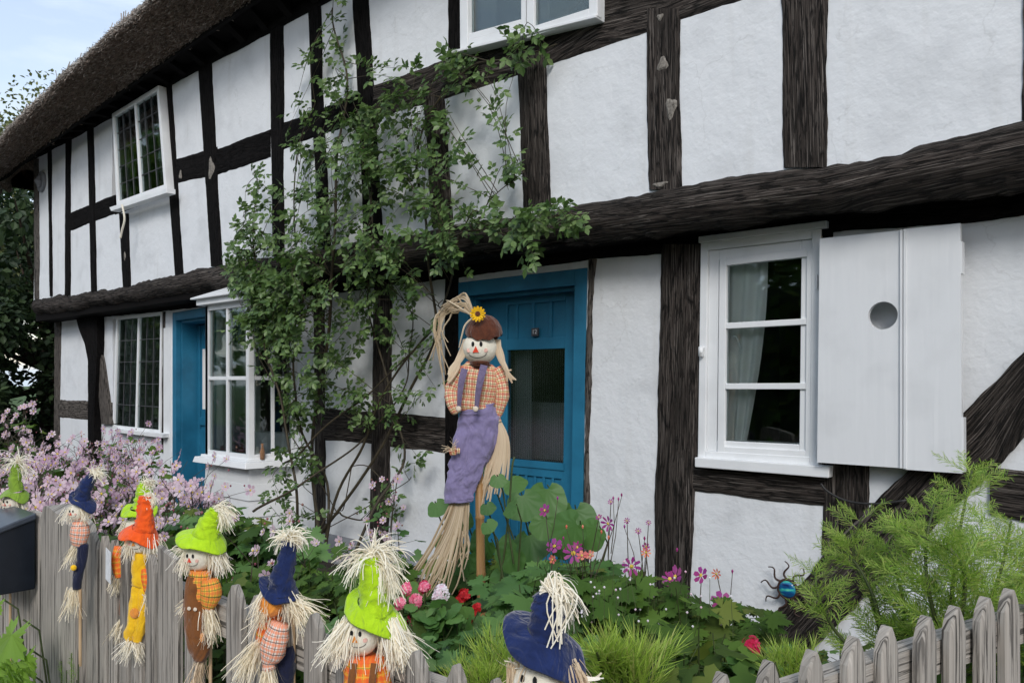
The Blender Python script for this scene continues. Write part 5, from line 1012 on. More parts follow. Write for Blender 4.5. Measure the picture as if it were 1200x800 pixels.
# mailbox on the fence
mz = 2.75; t = thing('mailbox', 'black metal mailbox with a sloping grey blue lid on the left fence', 'mailbox', P(20, 690, YF-.1)[:])
a, b = P(-9, 600, YF-.09), P(42, 600, YF-.09); zb_ = P(20, 692, YF-.09).z; zt_ = P(20, 622, YF-.09).z; mb = MB(); yb = YF-.012; yf_ = YF-.13
xb = P(42, 620, yb).x; xa = xb-.30; ht = P(12, 628, yf_).z; lo = P(42, 690, yb).z; hb = P(43, 602, yb).z
mb.hexa([(xa, yf_, lo), (xb, yf_, lo), (xb, yb, lo), (xa, yb, lo), (xa, yf_, ht), (xb, yf_, ht), (xb, yb, hb-.012), (xa, yb, hb-.012)]); mb.build('body', 'box_black', t, bevel=.006)
mb = MB(); e = .008; mb.hexa([(xa-e, yf_-e, ht-.012), (xb+e, yf_-e, ht-.012), (xb+e, yb, hb-.02), (xa-e, yb, hb-.02), (xa-e, yf_-e, ht+.008), (xb+e, yf_-e, ht+.008), (xb+e, yb, hb+.004), (xa-e, yb, hb+.004)]); mb.build('lid', 'box_lid', t, bevel=.005)
mb = MB(); mb.box((xa+.03, yf_-.004, lo+.05), (xb-.03, yf_+.001, ht-.05)); mb.build('front_panel', 'box_black', t, bevel=.003)
mb = MB(); c = P(128, 662, YF-.03); mb.hexa([(c.x-.028, YF-.030, c.z-.045), (c.x+.024, YF-.036, c.z-.052), (c.x+.024, YF-.035, c.z-.052), (c.x-.028, YF-.029, c.z-.045), (c.x-.026, YF-.030, c.z+.05), (c.x+.026, YF-.036, c.z+.043), (c.x+.026, YF-.035, c.z+.043), (c.x-.026, YF-.029, c.z+.05)])
tag(mb.build('paper_tag', 'tag_white', org=c[:]), 'small white paper tag hanging on the fence beside the brown scarecrow', 'tag')
# iron sun ornament on the wall
c = P(923, 690, -.055); t = thing('sun_ornament', 'rusty iron sun with wavy rays round a blue glass disc on the white wall', 'ornament', c[:])
k_ = (P(933.5, 690, -.055)-P(912.5, 690, -.055)).length/2*1.02; mb = MB()
ring = [c+Vector((k_*math.cos(a), 0, k_*math.sin(a))) for a in np.linspace(0, 2*math.pi, 29)]; mb.tube(ring, .008, 8)
for j in range(9):
    a = 2*math.pi*j/9+.28; pts = []
    for q in range(14): rr = k_*(1.05+q/13*1.9); b_ = a+.16*math.sin(q/13*2*math.pi); pts.append(c+Vector((rr*math.cos(b_), .0, rr*math.sin(b_))))
    mb.tube(pts, [.0065-.0035*q/13 for q in range(14)], 6)
mb.tube([c, c+Vector((0, .05, 0))], .008, 6)
mb.build('rays', 'iron', t, smooth=True); mb = MB(); vs = []; n = 20
mb.tube([c+Vector((0, -.016, 0)), c+Vector((0, -.013, 0)), c+Vector((0, -.005, 0)), c+Vector((0, .004, 0))], [k_*.3, k_*.7, k_*.93, k_*.95], 24, axis=Vector((1, 0, 0))); mb.build('glass_disc', 'glass_orb', t, smooth=True)
# ================================================================== scarecrows
def pd(px, py, Z, dz=0.0): return D(px, py, Z) + FW*dz
def ctube(mb, pts, Z, seg=14, flat=.75, wob=.10, mi=0, sub=12, uvs=1.0, dz=0.0):
    """cloth limb from (px, py, radius_px[, depth offset]) knots"""
    k = catmull([(p[0], p[1], p[2], (p[3] if len(p) > 3 else 0)+dz) for p in pts], sub)
    mb.tube([pd(a, b, Z, d) for a, b, c, d in k], [max(.3, c)*Z/F for a, b, c, d in k], seg, mi, flat=flat, axis=RT.copy(), wob=wob, uvs=uvs)
LB = [None]
def ball(mb, px, py, rx, ry, Z, dz=0.0, fl=.85, n=14, mi=0):
    LB[0] = (px, py, rx, ry, fl, dz)
    vs = []; c = pd(px, py, Z, dz); m = 10
    for i in range(m+1):
        ph = math.pi*i/m
        for j in range(n):
            th = 2*math.pi*j/n; vs.append(c + RT*(rx*Z/F*math.sin(ph)*math.cos(th)) + FW*(rx*Z/F*fl*math.sin(ph)*math.sin(th)) + UP*(ry*Z/F*math.cos(ph)))
    mb.add([tuple(v) for v in vs], [(i*n+j, (i+1)*n+j, (i+1)*n+(j+1) % n, i*n+(j+1) % n) for i in range(m) for j in range(n)], None, mi)
def straw(name, parent, Z, bunches, n, length, m='straw', width=.0010, grav=.5, curl=.35, spread=.45, dz=0.0, seg=6, orad=.006):
    mb = MB(); n = int(n*1.3); length *= .9; curl *= .6; spread *= .62; width *= 1.15; r = np.random.default_rng(int(bunches[0][0]*7+bunches[0][1]))
    for px, py, dx, dy in bunches:
        d = RT*dx+UP*(-dy)+FW*(-.15); strands(mb, [pd(px, py, Z, dz)[:]], [d[:]], length, width, grav, curl, seg, r, spread=spread, orad=orad, n=n)
    return mb.build(name, m, parent)
def face_bits(t, head, px, py, r, Z, dz, eye=True, nose='cloth_red', scale=1.0):
    def on(x, y, out=1.0):     # point on the front of the head
        hx, hy, rx, ry, fl, hd = HB; u, v = (px+x-hx)/rx, (py+y-hy)/ry; w_ = math.sqrt(max(0.02, 1-u*u-v*v)); return pd(px+x, py+y, Z, hd) - FW*(rx*Z/F*fl*w_*out+.0006)
    HB = LB[0]; e = MB()
    for sx in (-.30, .22):
        c = on(sx*r*1.0, -.28*r); e.tube([c+UP*(.17*r*Z/F), c+UP*(.08*r*Z/F)-FW*.001, c-UP*(.08*r*Z/F)-FW*.001, c-UP*(.17*r*Z/F)], [.03*r*Z/F, .095*r*Z/F, .095*r*Z/F, .03*r*Z/F], 8, flat=.4, axis=RT.copy())
    e.build('eyes', 'black_dot', head, smooth=True)
    m2 = MB(); a, b, c_ = on(-.12*r, -.16*r), on(-.32*r, .26*r), on(.08*r, .24*r); o = -FW*(.06*r*Z/F); m2.add([a[:], b[:], c_[:], (a+o*.3)[:], (b+o)[:], (c_+o)[:]], [(3, 4, 5), (0, 1, 4, 3), (1, 2, 5, 4), (2, 0, 3, 5)]); m2.build('nose', nose, head)
    m3 = MB(); m3.tube([on(r*.62*math.sin(q), r*(.18+.40*math.cos(q))*1.0) for q in np.linspace(-1.15, 1.15, 16)], .018*r*Z/F, 5, caps=False); m3.build('mouth', 'black_dot', head)
    for sx in (-.58, .52):
        m4 = MB(); c = on(sx*r, .12*r); m4.tube([c+FW*.003, c-FW*.0008], [.14*r*Z/F, .13*r*Z/F], 12, axis=RT.copy()); m4.build('cheek', 'cheek_pink', head)
def hat(t, Z, m, c, rim, cone, dz=0.0, tuft=None, tuftm='straw_white', tn=60, tl=.05, band=None):
    """rim: outer brim knots (px, py, depth); c: crown base (px, py, r_px, tilt)"""
    mb = MB(); n = 48; k = catmull(list(rim)+[rim[0]], n+1)[:n]; cx, cy, cr_, tilt = c; R = 7; vs = []
    for i in range(R+1):
        f = i/R
        for j in range(n):
            a, b, d = k[j]; th = math.atan2(d*F/Z, a-cx); ix = cx+cr_*math.cos(th); iy = cy+tilt*cr_*math.cos(th)+cr_*.30*-math.sin(th); idp = cr_*math.sin(th)*Z/F
            w_ = f; x = ix+(a-ix)*w_; y = iy+(b-iy)*(w_**1.25); dd = idp+(d-idp)*w_; vs.append(pd(x, y, Z, dz+dd)+UP*(.0012*mnoise.noise(Vector((x*.2, y*.2, f*3)))))
    lo = [v-UP*.003 for v in vs]; o = len(vs)
    fs = [(i*n+j, i*n+(j+1) % n, (i+1)*n+(j+1) % n, (i+1)*n+j) for i in range(R) for j in range(n)]; fs2 = [tuple(o+q for q in f[::-1]) for f in fs]; fs3 = [(R*n+j, R*n+(j+1) % n, o+R*n+(j+1) % n, o+R*n+j) for j in range(n)]
    mb.add([v[:] for v in vs+lo], fs+fs2+fs3); h = mb.build('hat_brim', m, t, smooth=True)
    mb = MB(); ctube(mb, cone, Z, 22, .85, .30, sub=22, dz=dz); mb.build('hat_crown', m, t, smooth=True)
    if tuft: straw('hat_tuft', t, Z, tuft, tn, tl, tuftm, .0012, grav=2.2, curl=.5, spread=.5, dz=dz)
def stick(t, Z, px, y0, y1, dz=.0, r=.0045, x1=None): mb = MB(); mb.tube([pd(px, y0, Z, dz), pd(x1 or px, y1, Z, dz)], r, 8); mb.build('stick', 'stick_wood', t)
def ground_under(px, Z): p = D(px, HY, Z); return (p.x, p.y, 0)
def hair(t, Z, px, py, r, ln, n=170, dz=0.0, m='straw_white', sides=(-1, 1), front=True, w_=.0010, y0=-.35, spread=.28):
    n = int(n*1.35); ln *= .85; spread *= .5; w_ *= 1.1
    mb = MB(); rg = np.random.default_rng(int(px+py))
    for _ in range(n):
        a = rg.uniform(.35, 1.25)*rg.choice(sides); d = rg.uniform(-.6, .7); p = pd(px+math.sin(a)*r*.95, py+y0*r, Z, dz+d*r*Z/F*.8); dr = RT*(math.sin(a)*.5)+UP*-1.0+FW*(-.15+.2*d)
        strands(mb, [p[:]], [dr[:]], ln, w_, .8, .2, 6, rg, spread=spread, orad=.004, n=1)
    mb.build('hair', m, t)
GS = 'small stick scarecrows along the fence'
def brim8(cx, cy, rx, ry, Z, dl=0, dr=0, wav=2.0, ph=0.0):
    o = []
    for k in range(12):
        a = 2*math.pi*k/12; x = cx+rx*math.cos(a); dp = -rx*.8*math.sin(a)*Z/F; y = cy+ry*math.sin(a)+(dr*max(0, math.cos(a))**1.3 + dl*max(0, -math.cos(a))**1.3)+wav*math.sin(3*a+ph); o.append((x, y, dp))
    return o
# 1: green hat, far left
Z = 2.95; t = thing('small_scarecrow', 'small scarecrow with a dull green hat above the mailbox at the far left', 'scarecrow', ground_under(17, Z), GS)
hat(t, Z, 'felt_green', (19, 574, 7, .2), brim8(17, 577, 16, 4, Z, 2, 9), [(20, 576, 8), (18, 563, 7), (19, 552, 6), (21, 543, 4.5)], tuft=[(21, 545, .5, -1), (21, 545, -.6, -.8), (21, 545, 1, .1)], tn=36, tl=.09)
mb = MB(); ball(mb, 14, 589, 10, 11, Z); hd = mb.build('head', 'cloth_cream', t, smooth=True); face_bits(t, hd, 12, 589, 9, Z, 0); hair(t, Z, 16, 588, 12, .075, 90)
mb = MB(); ctube(mb, [(14, 598, 6), (13, 620, 9), (12, 650, 9)], Z); mb.build('body', 'cloth_navy', t, smooth=True); stick(t, Z, 12, 640, 860)
# 2: navy hat
Z = 2.38; t = thing('small_scarecrow', 'thin navy hatted scarecrow with navy trousers in front of the gatepost', 'scarecrow', ground_under(92, Z), GS)
hat(t, Z, 'felt_navy', (95, 583, 9, .3), brim8(97, 586, 15, 5, Z, -8, 12, 1.5), [(95, 586, 9), (99, 572, 8), (105, 562, 6.5), (110, 556, 5)], tuft=[(111, 556, 1, -.4), (111, 556, .3, -1)], tn=34, tl=.05)
mb = MB(); ball(mb, 90, 600, 9, 10, Z); hd = mb.build('head', 'cloth_cream', t, smooth=True); face_bits(t, hd, 88, 600, 8.5, Z, 0); hair(t, Z, 91, 598, 10, .06, 110)
mb = MB(); ctube(mb, [(94, 611, 8), (94, 622, 11), (92, 634, 9), (91, 639, 6)], Z, uvs=1); mb.build('shirt', 'plaid_white', t, smooth=True)
mb = MB(); ctube(mb, [(97, 637, 6.5), (96, 655, 6), (91, 675, 6), (90, 690, 4.5)], Z, wob=.2); mb.build('trousers', 'cloth_navy', t, smooth=True)
straw('straw_hand', t, Z, [(88, 641, -.6, 1)], 46, .075, 'straw', spread=.3, grav=.8); straw('straw_foot', t, Z, [(89, 690, 0, 1), (85, 690, -.3, 1)], 38, .10, 'straw', spread=.2, grav=.6)
mb = MB(); ball(mb, 90.5, 663, 3.5, 3.5, Z, -.02); mb.build('buckle', 'cloth_yellow', t, smooth=True); stick(t, Z, 94, 690, 780, .0)
# 3: green hat + brown dungarees behind, 4: orange hat + yellow
Z = 2.32; t = thing('small_scarecrow', 'lime hatted scarecrow in brown trousers half hidden behind the orange hatted one', 'scarecrow', ground_under(148, Z), GS)
hat(t, Z, 'felt_lime', (155, 597, 11, .0), brim8(154, 602, 21, 6, Z, -2, 2, 3), [(157, 600, 12), (159, 588, 10), (160, 576, 9), (162, 570, 7)], tuft=[(163, 571, .2, -1), (163, 571, .8, -.6), (163, 571, -.2, -1)], tn=40, tl=.036, dz=.05)
mb = MB(); ball(mb, 149, 622, 12, 13, Z, .05); mb.build('head', 'cloth_cream', t, smooth=True); hair(t, Z, 149, 618, 13, .06, 90, .05)
mb = MB(); ctube(mb, [(148, 636, 9), (147, 650, 11), (146, 664, 9)], Z, dz=.04); mb.build('shirt', 'plaid_orange', t, smooth=True)
mb = MB(); ctube(mb, [(139, 640, 5), (137, 655, 6), (139, 668, 6.5), (140, 676, 5)], Z); mb.build('sleeve', 'plaid_orange', t, smooth=True)
for x0, x1 in ((146, 140), (152, 147)):
    mb = MB(); ctube(mb, [(x0, 662, 7), (x0-1, 690, 7), (x1, 715, 7), (x1+1, 727, 4.5)], Z, wob=.2, dz=.03); mb.build('trouser_leg', 'cloth_brown', t, smooth=True)
straw('straw_hand', t, Z, [(139, 676, -.25, 1)], 44, .06, 'straw', spread=.28); straw('straw_foot', t, Z, [(143, 727, -.4, 1), (148, 727, -.1, 1)], 46, .075, 'straw', spread=.35, grav=.7); stick(t, Z, 147, 650, 850, .06)
Z = 2.22; t = thing('small_scarecrow', 'scarecrow with an orange hat, yellow dungarees and orange plaid sleeves', 'scarecrow', ground_under(170, Z), GS)
hat(t, Z, 'felt_orange', (168, 618, 12, .25), brim8(163, 624, 23, 6, Z, 0, 14, 1.5), [(168, 622, 13), (170, 608, 10), (170, 592, 8.5), (171, 581, 7.5)], tuft=[(172, 581, .6, -1), (174, 583, 1, .2), (176, 584, .8, 1)], tn=34, tl=.032)
mb = MB(); ball(mb, 164, 634, 13, 14, Z); hd = mb.build('head', 'cloth_cream', t, smooth=True); face_bits(t, hd, 163, 634, 12, Z, 0, nose='tie_orange'); hair(t, Z, 168, 634, 15, .075, 190)
mb = MB(); ctube(mb, [(166, 648, 9), (164, 662, 10), (165, 676, 10), (163, 686, 9)], Z); mb.build('bib', 'cloth_yellow', t, smooth=True)
mb = MB(); ctube(mb, [(175, 664, 7), (177, 674, 9.5), (177, 684, 8), (175, 692, 4.5)], Z, dz=-.01); mb.build('sleeve', 'plaid_orange', t, smooth=True)
for pp in ([(163, 684, 8), (160, 705, 8), (157, 730, 8), (152, 742, 7), (153, 750, 4.5)], [(167, 684, 8), (168, 705, 8), (166, 728, 8), (162, 744, 6.5), (161, 752, 4.5)]):
    mb = MB(); ctube(mb, pp, Z, wob=.2); mb.build('trouser_leg', 'cloth_yellow', t, smooth=True)
mb = MB(); ball(mb, 161, 716, 5.5, 6, Z, -.018, .3); mb.build('patch', 'tie_orange', t, smooth=True)
straw('straw_hand', t, Z, [(175, 692, .2, 1), (176, 694, .4, 1)], 36, .062, 'straw', spread=.35, dz=-.01); straw('straw_foot', t, Z, [(153, 750, -.5, 1), (161, 752, .3, 1)], 60, .068, 'straw_white', spread=.45, grav=.6); stick(t, Z, 172, 690, 880, .015)
# 5: lime hat, brown dungarees
Z = 1.98; t = thing('small_scarecrow', 'scarecrow with a lime hat, brown dungarees and yellow plaid sleeve', 'scarecrow', ground_under(240, Z), GS)
hat(t, Z, 'felt_lime', (240, 624, 14, .15), brim8(236, 630, 29, 8, Z, -3, 14, 1.5, 1), [(240, 632, 17), (245, 616, 13), (250, 604, 10), (253, 597, 7.5)], tuft=[(254, 598, .9, -.6), (254, 598, 1, .1), (256, 600, .9, .9)], tn=46, tl=.062)
mb = MB(); ball(mb, 233, 650, 17, 18, Z); hd = mb.build('head', 'cloth_cream', t, smooth=True); face_bits(t, hd, 229, 652, 14, Z, 0); hair(t, Z, 238, 648, 20, .082, 280, sides=(-1, 1, 1)); straw('side_straw', t, Z, [(222, 642, -1, .2), (219, 640, -.8, .5)], 26, .045, 'straw_white', spread=.5)
mb = MB(); ctube(mb, [(235, 668, 13), (234, 690, 15), (234, 712, 15), (236, 730, 13)], Z); mb.build('shirt', 'plaid_yellow', t, smooth=True)
mb = MB(); ctube(mb, [(249, 676, 9), (251, 690, 12.5), (249, 702, 10), (247, 710, 6)], Z, dz=-.02); mb.build('sleeve', 'plaid_yellow', t, smooth=True)
mb = MB(); ctube(mb, [(231, 674, 9), (230, 700, 13), (232, 725, 14), (234, 750, 14), (236, 765, 10), (236, 773, 6)], Z, dz=-.008, wob=.2); mb.build('dungarees', 'cloth_brown', t, smooth=True)
for px, py in ((228, 708), (235, 709)): mb = MB(); ball(mb, px, py, 2.2, 2.2, Z, -.034, .4); mb.build('button', 'button_cream', t, smooth=True)
mb = MB(); ball(mb, 240, 742, 5, 6, Z, -.026, .3); mb.build('patch', 'tie_orange', t, smooth=True)
straw('straw_hand', t, Z, [(247, 711, .1, 1), (249, 712, .3, 1)], 66, .088, 'straw', spread=.24, dz=-.02, grav=.8); straw('straw_hand', t, Z, [(226, 700, -.8, .8)], 60, .062, 'straw', spread=.35, grav=.7); straw('straw_foot', t, Z, [(236, 772, -.2, 1)], 70, .09, 'raffia_pale', spread=.2); stick(t, Z, 243, 730, 900, .02)
# 6: navy tall hat, white and orange plaid
Z = 1.72; t = thing('small_scarecrow', 'scarecrow with a tall navy hat and white and orange plaid shirt', 'scarecrow', ground_under(325, Z), GS)
hat(t, Z, 'felt_navy', (329, 688, 15, .25), brim8(327, 692, 23, 9, Z, -14, 6, 1.5, 2), [(330, 696, 17), (331, 675, 13), (336, 655, 10.5), (339, 632, 8.5)], tuft=[(340, 634, .1, -1), (338, 633, -.8, -.7), (342, 633, .8, -.5), (340, 632, .3, -1)], tn=50, tl=.048)
mb = MB(); ball(mb, 318, 708, 15, 15, Z); hd = mb.build('head', 'tie_orange', t, smooth=True); hair(t, Z, 326, 700, 19, .085, 210, m='straw', spread=.4); straw('fringe', t, Z, [(345, 702, 1, .3), (340, 706, .8, .8), (318, 706, -.6, 1)], 36, .11, 'straw', spread=.35, grav=.9)
mb = MB(); ctube(mb, [(318, 722, 12), (312, 745, 15), (312, 765, 14)], Z, dz=.02); mb.build('shirt', 'plaid_orange', t, smooth=True)
mb = MB(); ctube(mb, [(331, 726, 10), (326, 745, 15), (322, 762, 14), (318, 772, 8), (319, 780, 8)], Z, dz=-.02, wob=.18); mb.build('sleeve', 'plaid_white', t, smooth=True)
mb = MB(); ctube(mb, [(330, 760, 12), (332, 785, 12), (330, 815, 11), (330, 850, 10)], Z, dz=.015, wob=.2); mb.build('trousers', 'cloth_navy', t, smooth=True)
straw('straw_hand', t, Z, [(316, 781, -.1, 1), (319, 781, .2, 1)], 70, .10, 'straw', spread=.22, dz=-.02); straw('straw_hand', t, Z, [(303, 754, -.4, 1), (300, 756, -.6, 1)], 60, .10, 'straw', spread=.3); stick(t, Z, 341, 712, 900, .02)
# 7: lime hat with a smiling face
Z = 1.50; t = thing('small_scarecrow', 'smiling scarecrow face with a lime green hat and long cream straw hair', 'scarecrow', ground_under(430, Z), GS)
hat(t, Z, 'felt_lime', (437, 708, 18, .35), [(403, 716, 0), (405, 700, .02), (418, 695, .045), (445, 708, .05), (466, 726, .035), (476, 733, .01), (471, 746, -.01), (455, 739, -.035), (435, 729, -.045), (415, 723, -.03)], [(438, 722, 22), (438, 700, 17), (436, 675, 15), (433, 652, 12)], tuft=[(436, 655, .9, -.2), (440, 655, .8, .6), (436, 652, -.9, -.1), (437, 652, .5, -1), (445, 660, .5, 1), (448, 665, .6, 1)], tn=56, tl=.085)
mb = MB(); ball(mb, 425, 742, 20, 25, Z); hd = mb.build('head', 'cloth_cream', t, smooth=True); face_bits(t, hd, 421, 742, 19, Z, 0, nose='tie_orange'); hair(t, Z, 438, 735, 30, .105, 420, sides=(1, 1, 1, -1), w_=.0013); straw('side_straw', t, Z, [(404, 730, -.5, .9), (406, 728, -.3, 1)], 70, .09, 'straw_white', spread=.28); straw('forelock', t, Z, [(455, 735, .5, .9), (462, 735, .7, .7)], 60, .10, 'straw_white', spread=.3, dz=-.01)
mb = MB(); ctube(mb, [(430, 768, 20), (430, 790, 28), (430, 820, 30), (430, 860, 26)], Z, wob=.15); mb.build('shirt', 'plaid_orange', t, smooth=True)
for x in (418, 442): mb = MB(); ctube(mb, [(x, 770, 4, -.03), (x-2, 800, 4, -.045), (x-2, 840, 4, -.045)], Z, flat=.4, wob=0); mb.build('strap', 'cloth_brown', t, smooth=True)
stick(t, Z, 432, 820, 1000, .02)
# 8: big navy hat
Z = 1.28; t = thing('small_scarecrow', 'nearest scarecrow face under a floppy navy hat at the bottom of the picture', 'scarecrow', ground_under(630, Z), GS)
hat(t, Z, 'felt_navy', (640, 742, 22, .35), [(589, 738, 0.0), (592, 727, .03), (612, 728, .065), (645, 742, .075), (675, 762, .06), (684, 768, .02), (686, 792, .0), (668, 790, -.035), (640, 776, -.05), (612, 764, -.05), (596, 753, -.03)], [(640, 762, 25), (640, 745, 22), (641, 722, 20), (640, 706, 16), (637, 694, 12.5)], tuft=[(642, 690, .5, -.3), (650, 690, .9, .4), (655, 694, .5, 1)], tuftm='straw_white', tn=22, tl=.075)
mb = MB(); 
for k in range(26):
    a0 = rng.uniform(-.6, .6); p = pd(638+a0*10, 690, Z, -.012); q = pd(655+rng.normal(0, 8), 700+rng.normal(0, 8), Z, -.03); m_ = pd(648+rng.normal(0, 9), 676+rng.normal(0, 5), Z, -.01); e = pd(652+rng.normal(0, 7), 735+rng.normal(0, 10), Z, -.035)
    mb.tube([Vector(x) for x in catmull([p, m_, q, e] if k % 2 else [p, m_, q], 12)], .0013, 5, caps=False)
mb.build('hat_tassel', 'straw_white', t, smooth=True)
mb = MB(); ball(mb, 630, 806, 32, 40, Z); hd = mb.build('head', 'cloth_cream', t, smooth=True); face_bits(t, hd, 620, 795, 27, Z, 0); hair(t, Z, 645, 785, 32, .12, 260, m='raffia_pale', sides=(1, 1, -1), w_=.0014); straw('side_straw', t, Z, [(602, 778, 0, 1)], 60, .10, 'raffia_pale', spread=.12)
straw('fringe', t, Z, [(676, 794, 1, .1), (612, 784, -1, -.7)], 5, .045, 'straw_white', width=.003, spread=.15, grav=.0); mb = MB(); ctube(mb, [(630, 840, 24), (630, 880, 38), (630, 950, 40)], Z); mb.build('shirt', 'plaid_orange', t, smooth=True); stick(t, Z, 630, 900, 1250, .0)
# 9: the big scarecrow on a bamboo pole
Z = 3.70; t = thing('large_scarecrow', 'large scarecrow in purple dungarees and red plaid shirt in front of the near blue door', 'scarecrow', ground_under(562, Z))
mb = MB(); ball(mb, 562.5, 408, 20.5, 19, Z, -.01, .85, 24); hd = mb.build('head', 'cloth_cream', t, smooth=True); face_bits(t, hd, 560.5, 409, 18, Z, -.01)
mb = MB(); n = 40; vs = []; rows = [(0, 1.00, 4), (.12, 1.02, 0), (.4, .95, -8), (.7, .72, -16), (.9, .4, -21), (1.0, .06, -22.5)]
for f, rr, dy in rows:
    for j in range(n):
        th = 2*math.pi*j/n; e = -3.5*math.cos(2*th)*(1-f) if f < .3 else 0; vs.append(pd(567+1.5*f*2+21.5*rr*math.cos(th)-2*f, 392+dy+e+(1.2*math.sin(9*th) if f < .5 else .6*math.sin(9*th)), Z, -.01+21*rr*.9*math.sin(th)*Z/F)[:])
mb.add(vs, [(i*n+j, i*n+(j+1) % n, (i+1)*n+(j+1) % n, (i+1)*n+j) for i in range(len(rows)-1) for j in range(n)]); mb.build('hat', 'cloth_hatbrown', t, smooth=True)
mb = MB(); c = pd(561, 370, Z, -.10)
fd = (-FW*1.0+UP*.25); scatter(mb, T_flower(13, .14, .15, .2), [c[:]], [UP[:]], [fd[:]], 9.5*Z/F, var=0); scatter(mb, T_flower(13, .14, .3, .2), [(c-FW*.004)[:]], [(UP+RT*.3)[:]], [fd[:]], 8*Z/F, var=0); sf = mb.build('sunflower', 'cloth_yellow', t); mb = MB(); mb.tube([c, c-FW*.012+UP*.002], [3.6*Z/F, 2.5*Z/F], 12); mb.build('flower_centre', 'cloth_hatbrown', sf)
def ribbons(name, parent, Z, lst, m, w_, dz=0.0):
    mb = MB()
    for pts in lst:
        k = catmull(pts, 12); o = len(mb.v)
        for i, (x, y, d) in enumerate(k):
            a = k[max(0, i-1)]; b = k[min(11, i+1)]; tx, ty = b[0]-a[0], b[1]-a[1]; L_ = math.hypot(tx, ty)+1e-6; nx, ny = -ty/L_, tx/L_; ww = w_*(1-.55*(i/11)**2)
            mb.v += [pd(x+nx*ww, y+ny*ww, Z, d+dz+.004)[:], pd(x, y, Z, d+dz-.003)[:], pd(x-nx*ww, y-ny*ww, Z, d+dz+.004)[:]]; mb.uv += [(0, 0)]*3
            if i < 11: mb.f += [(o+3*i, o+3*i+1, o+3*i+4, o+3*i+3), (o+3*i+1, o+3*i+2, o+3*i+5, o+3*i+4)]; mb.mi += [0, 0]
    return mb.build(name, m, parent, smooth=True)
R_ = lambda s: rng.normal(0, s)
ribbons('hat_raffia', t, Z, [[(557, 373, -.05), (545+R_(2), 360+R_(4), -.03), (530+R_(4), 360+R_(5), 0), (520+R_(4), 368+R_(6), .02), (515+R_(5), 385+R_(12), .02), (520+R_(7), 415+R_(22), .02)] for _ in range(11)]+[[(557, 373, -.05), (548, 352+R_(3), -.04), (538+R_(3), 348+R_(2), 0), (522+R_(4), 360+R_(4), 0)] for _ in range(8)]+[[(554, 374, -.06), (546, 382, -.07), (542, 395, -.07), (539, 408, -.07)]], 'raffia', 1.15)
ribbons('hair', t, Z, [[(546+R_(1), 398, -.02), (541+R_(1.5), 415, -.03), (533+R_(3), 432, -.04), (527+R_(3), 442+R_(4), -.05)] for _ in range(8)]+[[(583+R_(1), 398, -.02), (587+R_(2), 415, -.03), (594+R_(2.5), 433, -.04), (600+R_(3), 445+R_(4), -.04)] for _ in range(10)], 'raffia_pale', 2.1)
mb = MB(); ctube(mb, [(563, 425, 14), (562, 432, 22), (560, 450, 24), (558, 470, 22.5), (557, 482, 21)], Z, 28, .45, .16, sub=14); mb.build('shirt', 'plaid_main', t, smooth=True)
mb = MB(); ctube(mb, [(545, 432, 9, .01), (536, 444, 9.5, .01), (530, 458, 9, 0), (531, 472, 7.5, -.02), (536, 484, 5.5, -.03)], Z, 16, .8, .2, sub=14); mb.build('sleeve', 'plaid_main', t, smooth=True)
mb = MB(); ctube(mb, [(579, 432, 9, .01), (585, 444, 9.5, .01), (588, 458, 8.5, 0), (587, 472, 7.5, 0), (584, 484, 5, 0), (583, 490, 3.2, 0), (584, 494, 4.5, 0)], Z, 16, .8, .2, sub=16); mb.build('sleeve', 'plaid_main', t, smooth=True)
mb = MB(); ctube(mb, [(563, 423, 9), (563, 427, 12), (563, 431, 7)], Z, 12, .6, .4, dz=-.035); mb.build('neck_tie', 'cloth_hatbrown', t, smooth=True)
# dungarees: one baggy tube, folded
mb = MB(); ctube(mb, [(560, 475, 19), (561, 484, 21.5), (559, 498, 22.5), (554, 520, 22.5), (547, 545, 20.5), (541, 565, 18.5), (538, 580, 17.5), (538, 588, 16.5)], Z, 40, .30, .15, sub=34, dz=-.012); mb.build('dungarees', 'cloth_purple', t, smooth=True)
mb = MB(); ctube(mb, [(572, 488, 13, .0), (574, 510, 12, .01), (569, 530, 9, .01), (560, 548, 7, .01), (556, 566, 5, .01)], Z, 16, .6, .3, sub=16); mb.build('trouser_fold', 'cloth_purple', t, smooth=True)
ribbons('strap', t, Z, [[(545.5, 432, -.062), (542.5, 445, -.086), (540.5, 460, -.093), (539, 481, -.088)]], 'strap_purple', 4); ribbons('strap', t, Z, [[(568, 428, -.072), (564, 445, -.103), (561, 462, -.107), (559, 482, -.100)]], 'strap_purple', 4.2)
for px, py in ((539, 478), (558.5, 478)): mb = MB(); ball(mb, px, py, 3.2, 3.2, Z, -.105, .4); mb.build('button', 'button_cream', t, smooth=True)
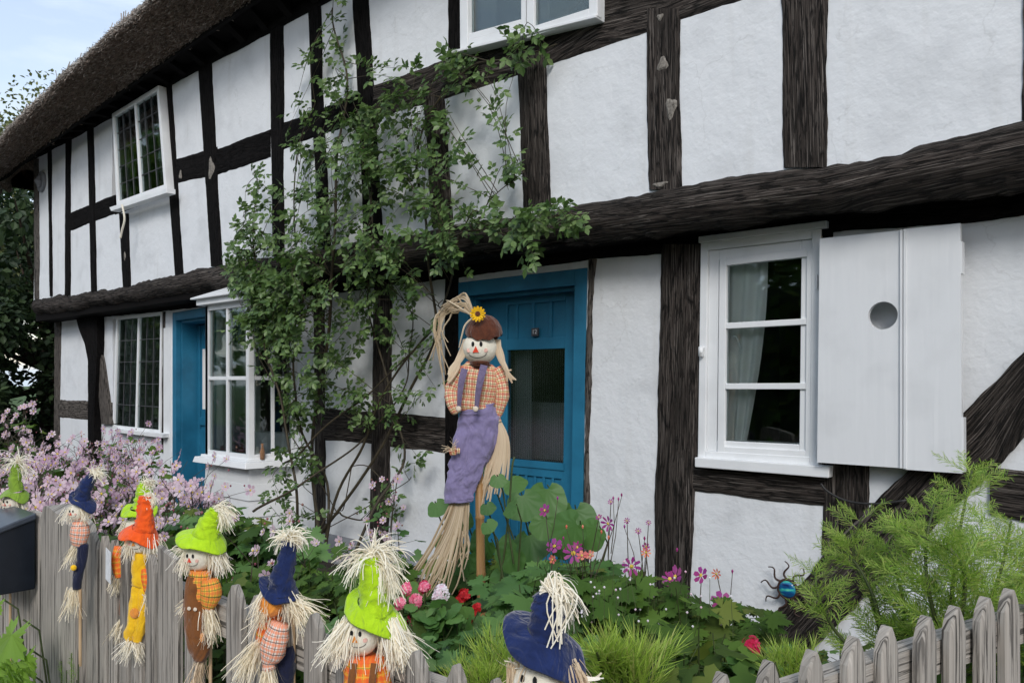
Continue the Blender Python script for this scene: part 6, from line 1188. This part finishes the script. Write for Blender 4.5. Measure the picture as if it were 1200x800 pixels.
mb = MB(); ctube(mb, [(528, 529, 3.5), (534, 527, 4.5), (540, 527, 3)], Z, 10, .4, .3, dz=-.062); mb.build('patch', 'plaid_main', t, smooth=True); straw('patch_straw', t, Z, [(530, 525, -1, -.2), (532, 524, .2, -1)], 9, .055, 'raffia_pale', spread=.4, dz=-.075, width=.0016)
ribbons('hand_raffia', t, Z, [[(584+.6*s, 493, 0), (588+3*s, 510, -.01), (586+5*s+R_(1), 530, -.01), (580+7*s+R_(1), 555, -.01), (574+9*s+R_(1.5), 580+R_(10), 0)] for s in rng.normal(0, 1, 15)]+[[(584, 493, 0), (578+R_(2), 515, .01), (572+R_(3), 545, .01), (566+R_(4), 580+R_(8), .02)] for _ in range(6)], 'raffia_pale', 1.9)
ribbons('leg_raffia', t, Z, [[(538+4.5*s, 586, 0), (531+7*s+R_(1), 612, -.02), (521+11*s+R_(1.5), 640, -.04), (508+15*s+R_(2), 668+R_(5), -.06), (495+18*s+R_(3), 692+R_(10), -.06)] for s in rng.normal(0, .85, 24)]+[[(545+R_(3), 586, 0), (543+R_(4), 610, 0), (545+R_(5), 640, 0), (541+R_(6), 670+R_(10), 0)] for _ in range(6)], 'raffia', 1.35)
mb = MB(); a0, a1 = pd(561, 553, Z, .03), pd(564.5, 728, Z, .03); low = a1+(a1-a0).normalized()*1.0; low = Vector((a1.x, a1.y, -.02)) ; pts = [a0, a0.lerp(a1, .30), a0.lerp(a1, .31), a0.lerp(a1, .32), a0.lerp(a1, .50), a0.lerp(a1, .68), a0.lerp(a1, .69), a0.lerp(a1, .70), a0.lerp(a1, .9), low]
rr = 5.2*Z/F; mb.tube(pts, [rr*.95, rr, rr*1.18, rr, rr*1.0, rr*1.03, rr*1.2, rr*1.03, rr*1.05, rr*1.05], 14); mb.tube([a0-UP*.02, a0+UP*.035], [rr*.4, rr*.15], 8)
tag(mb.build('bamboo_pole', 'bamboo', org=(a1.x, a1.y, 0), smooth=True), 'thick tan bamboo pole propping up the large scarecrow', 'pole')
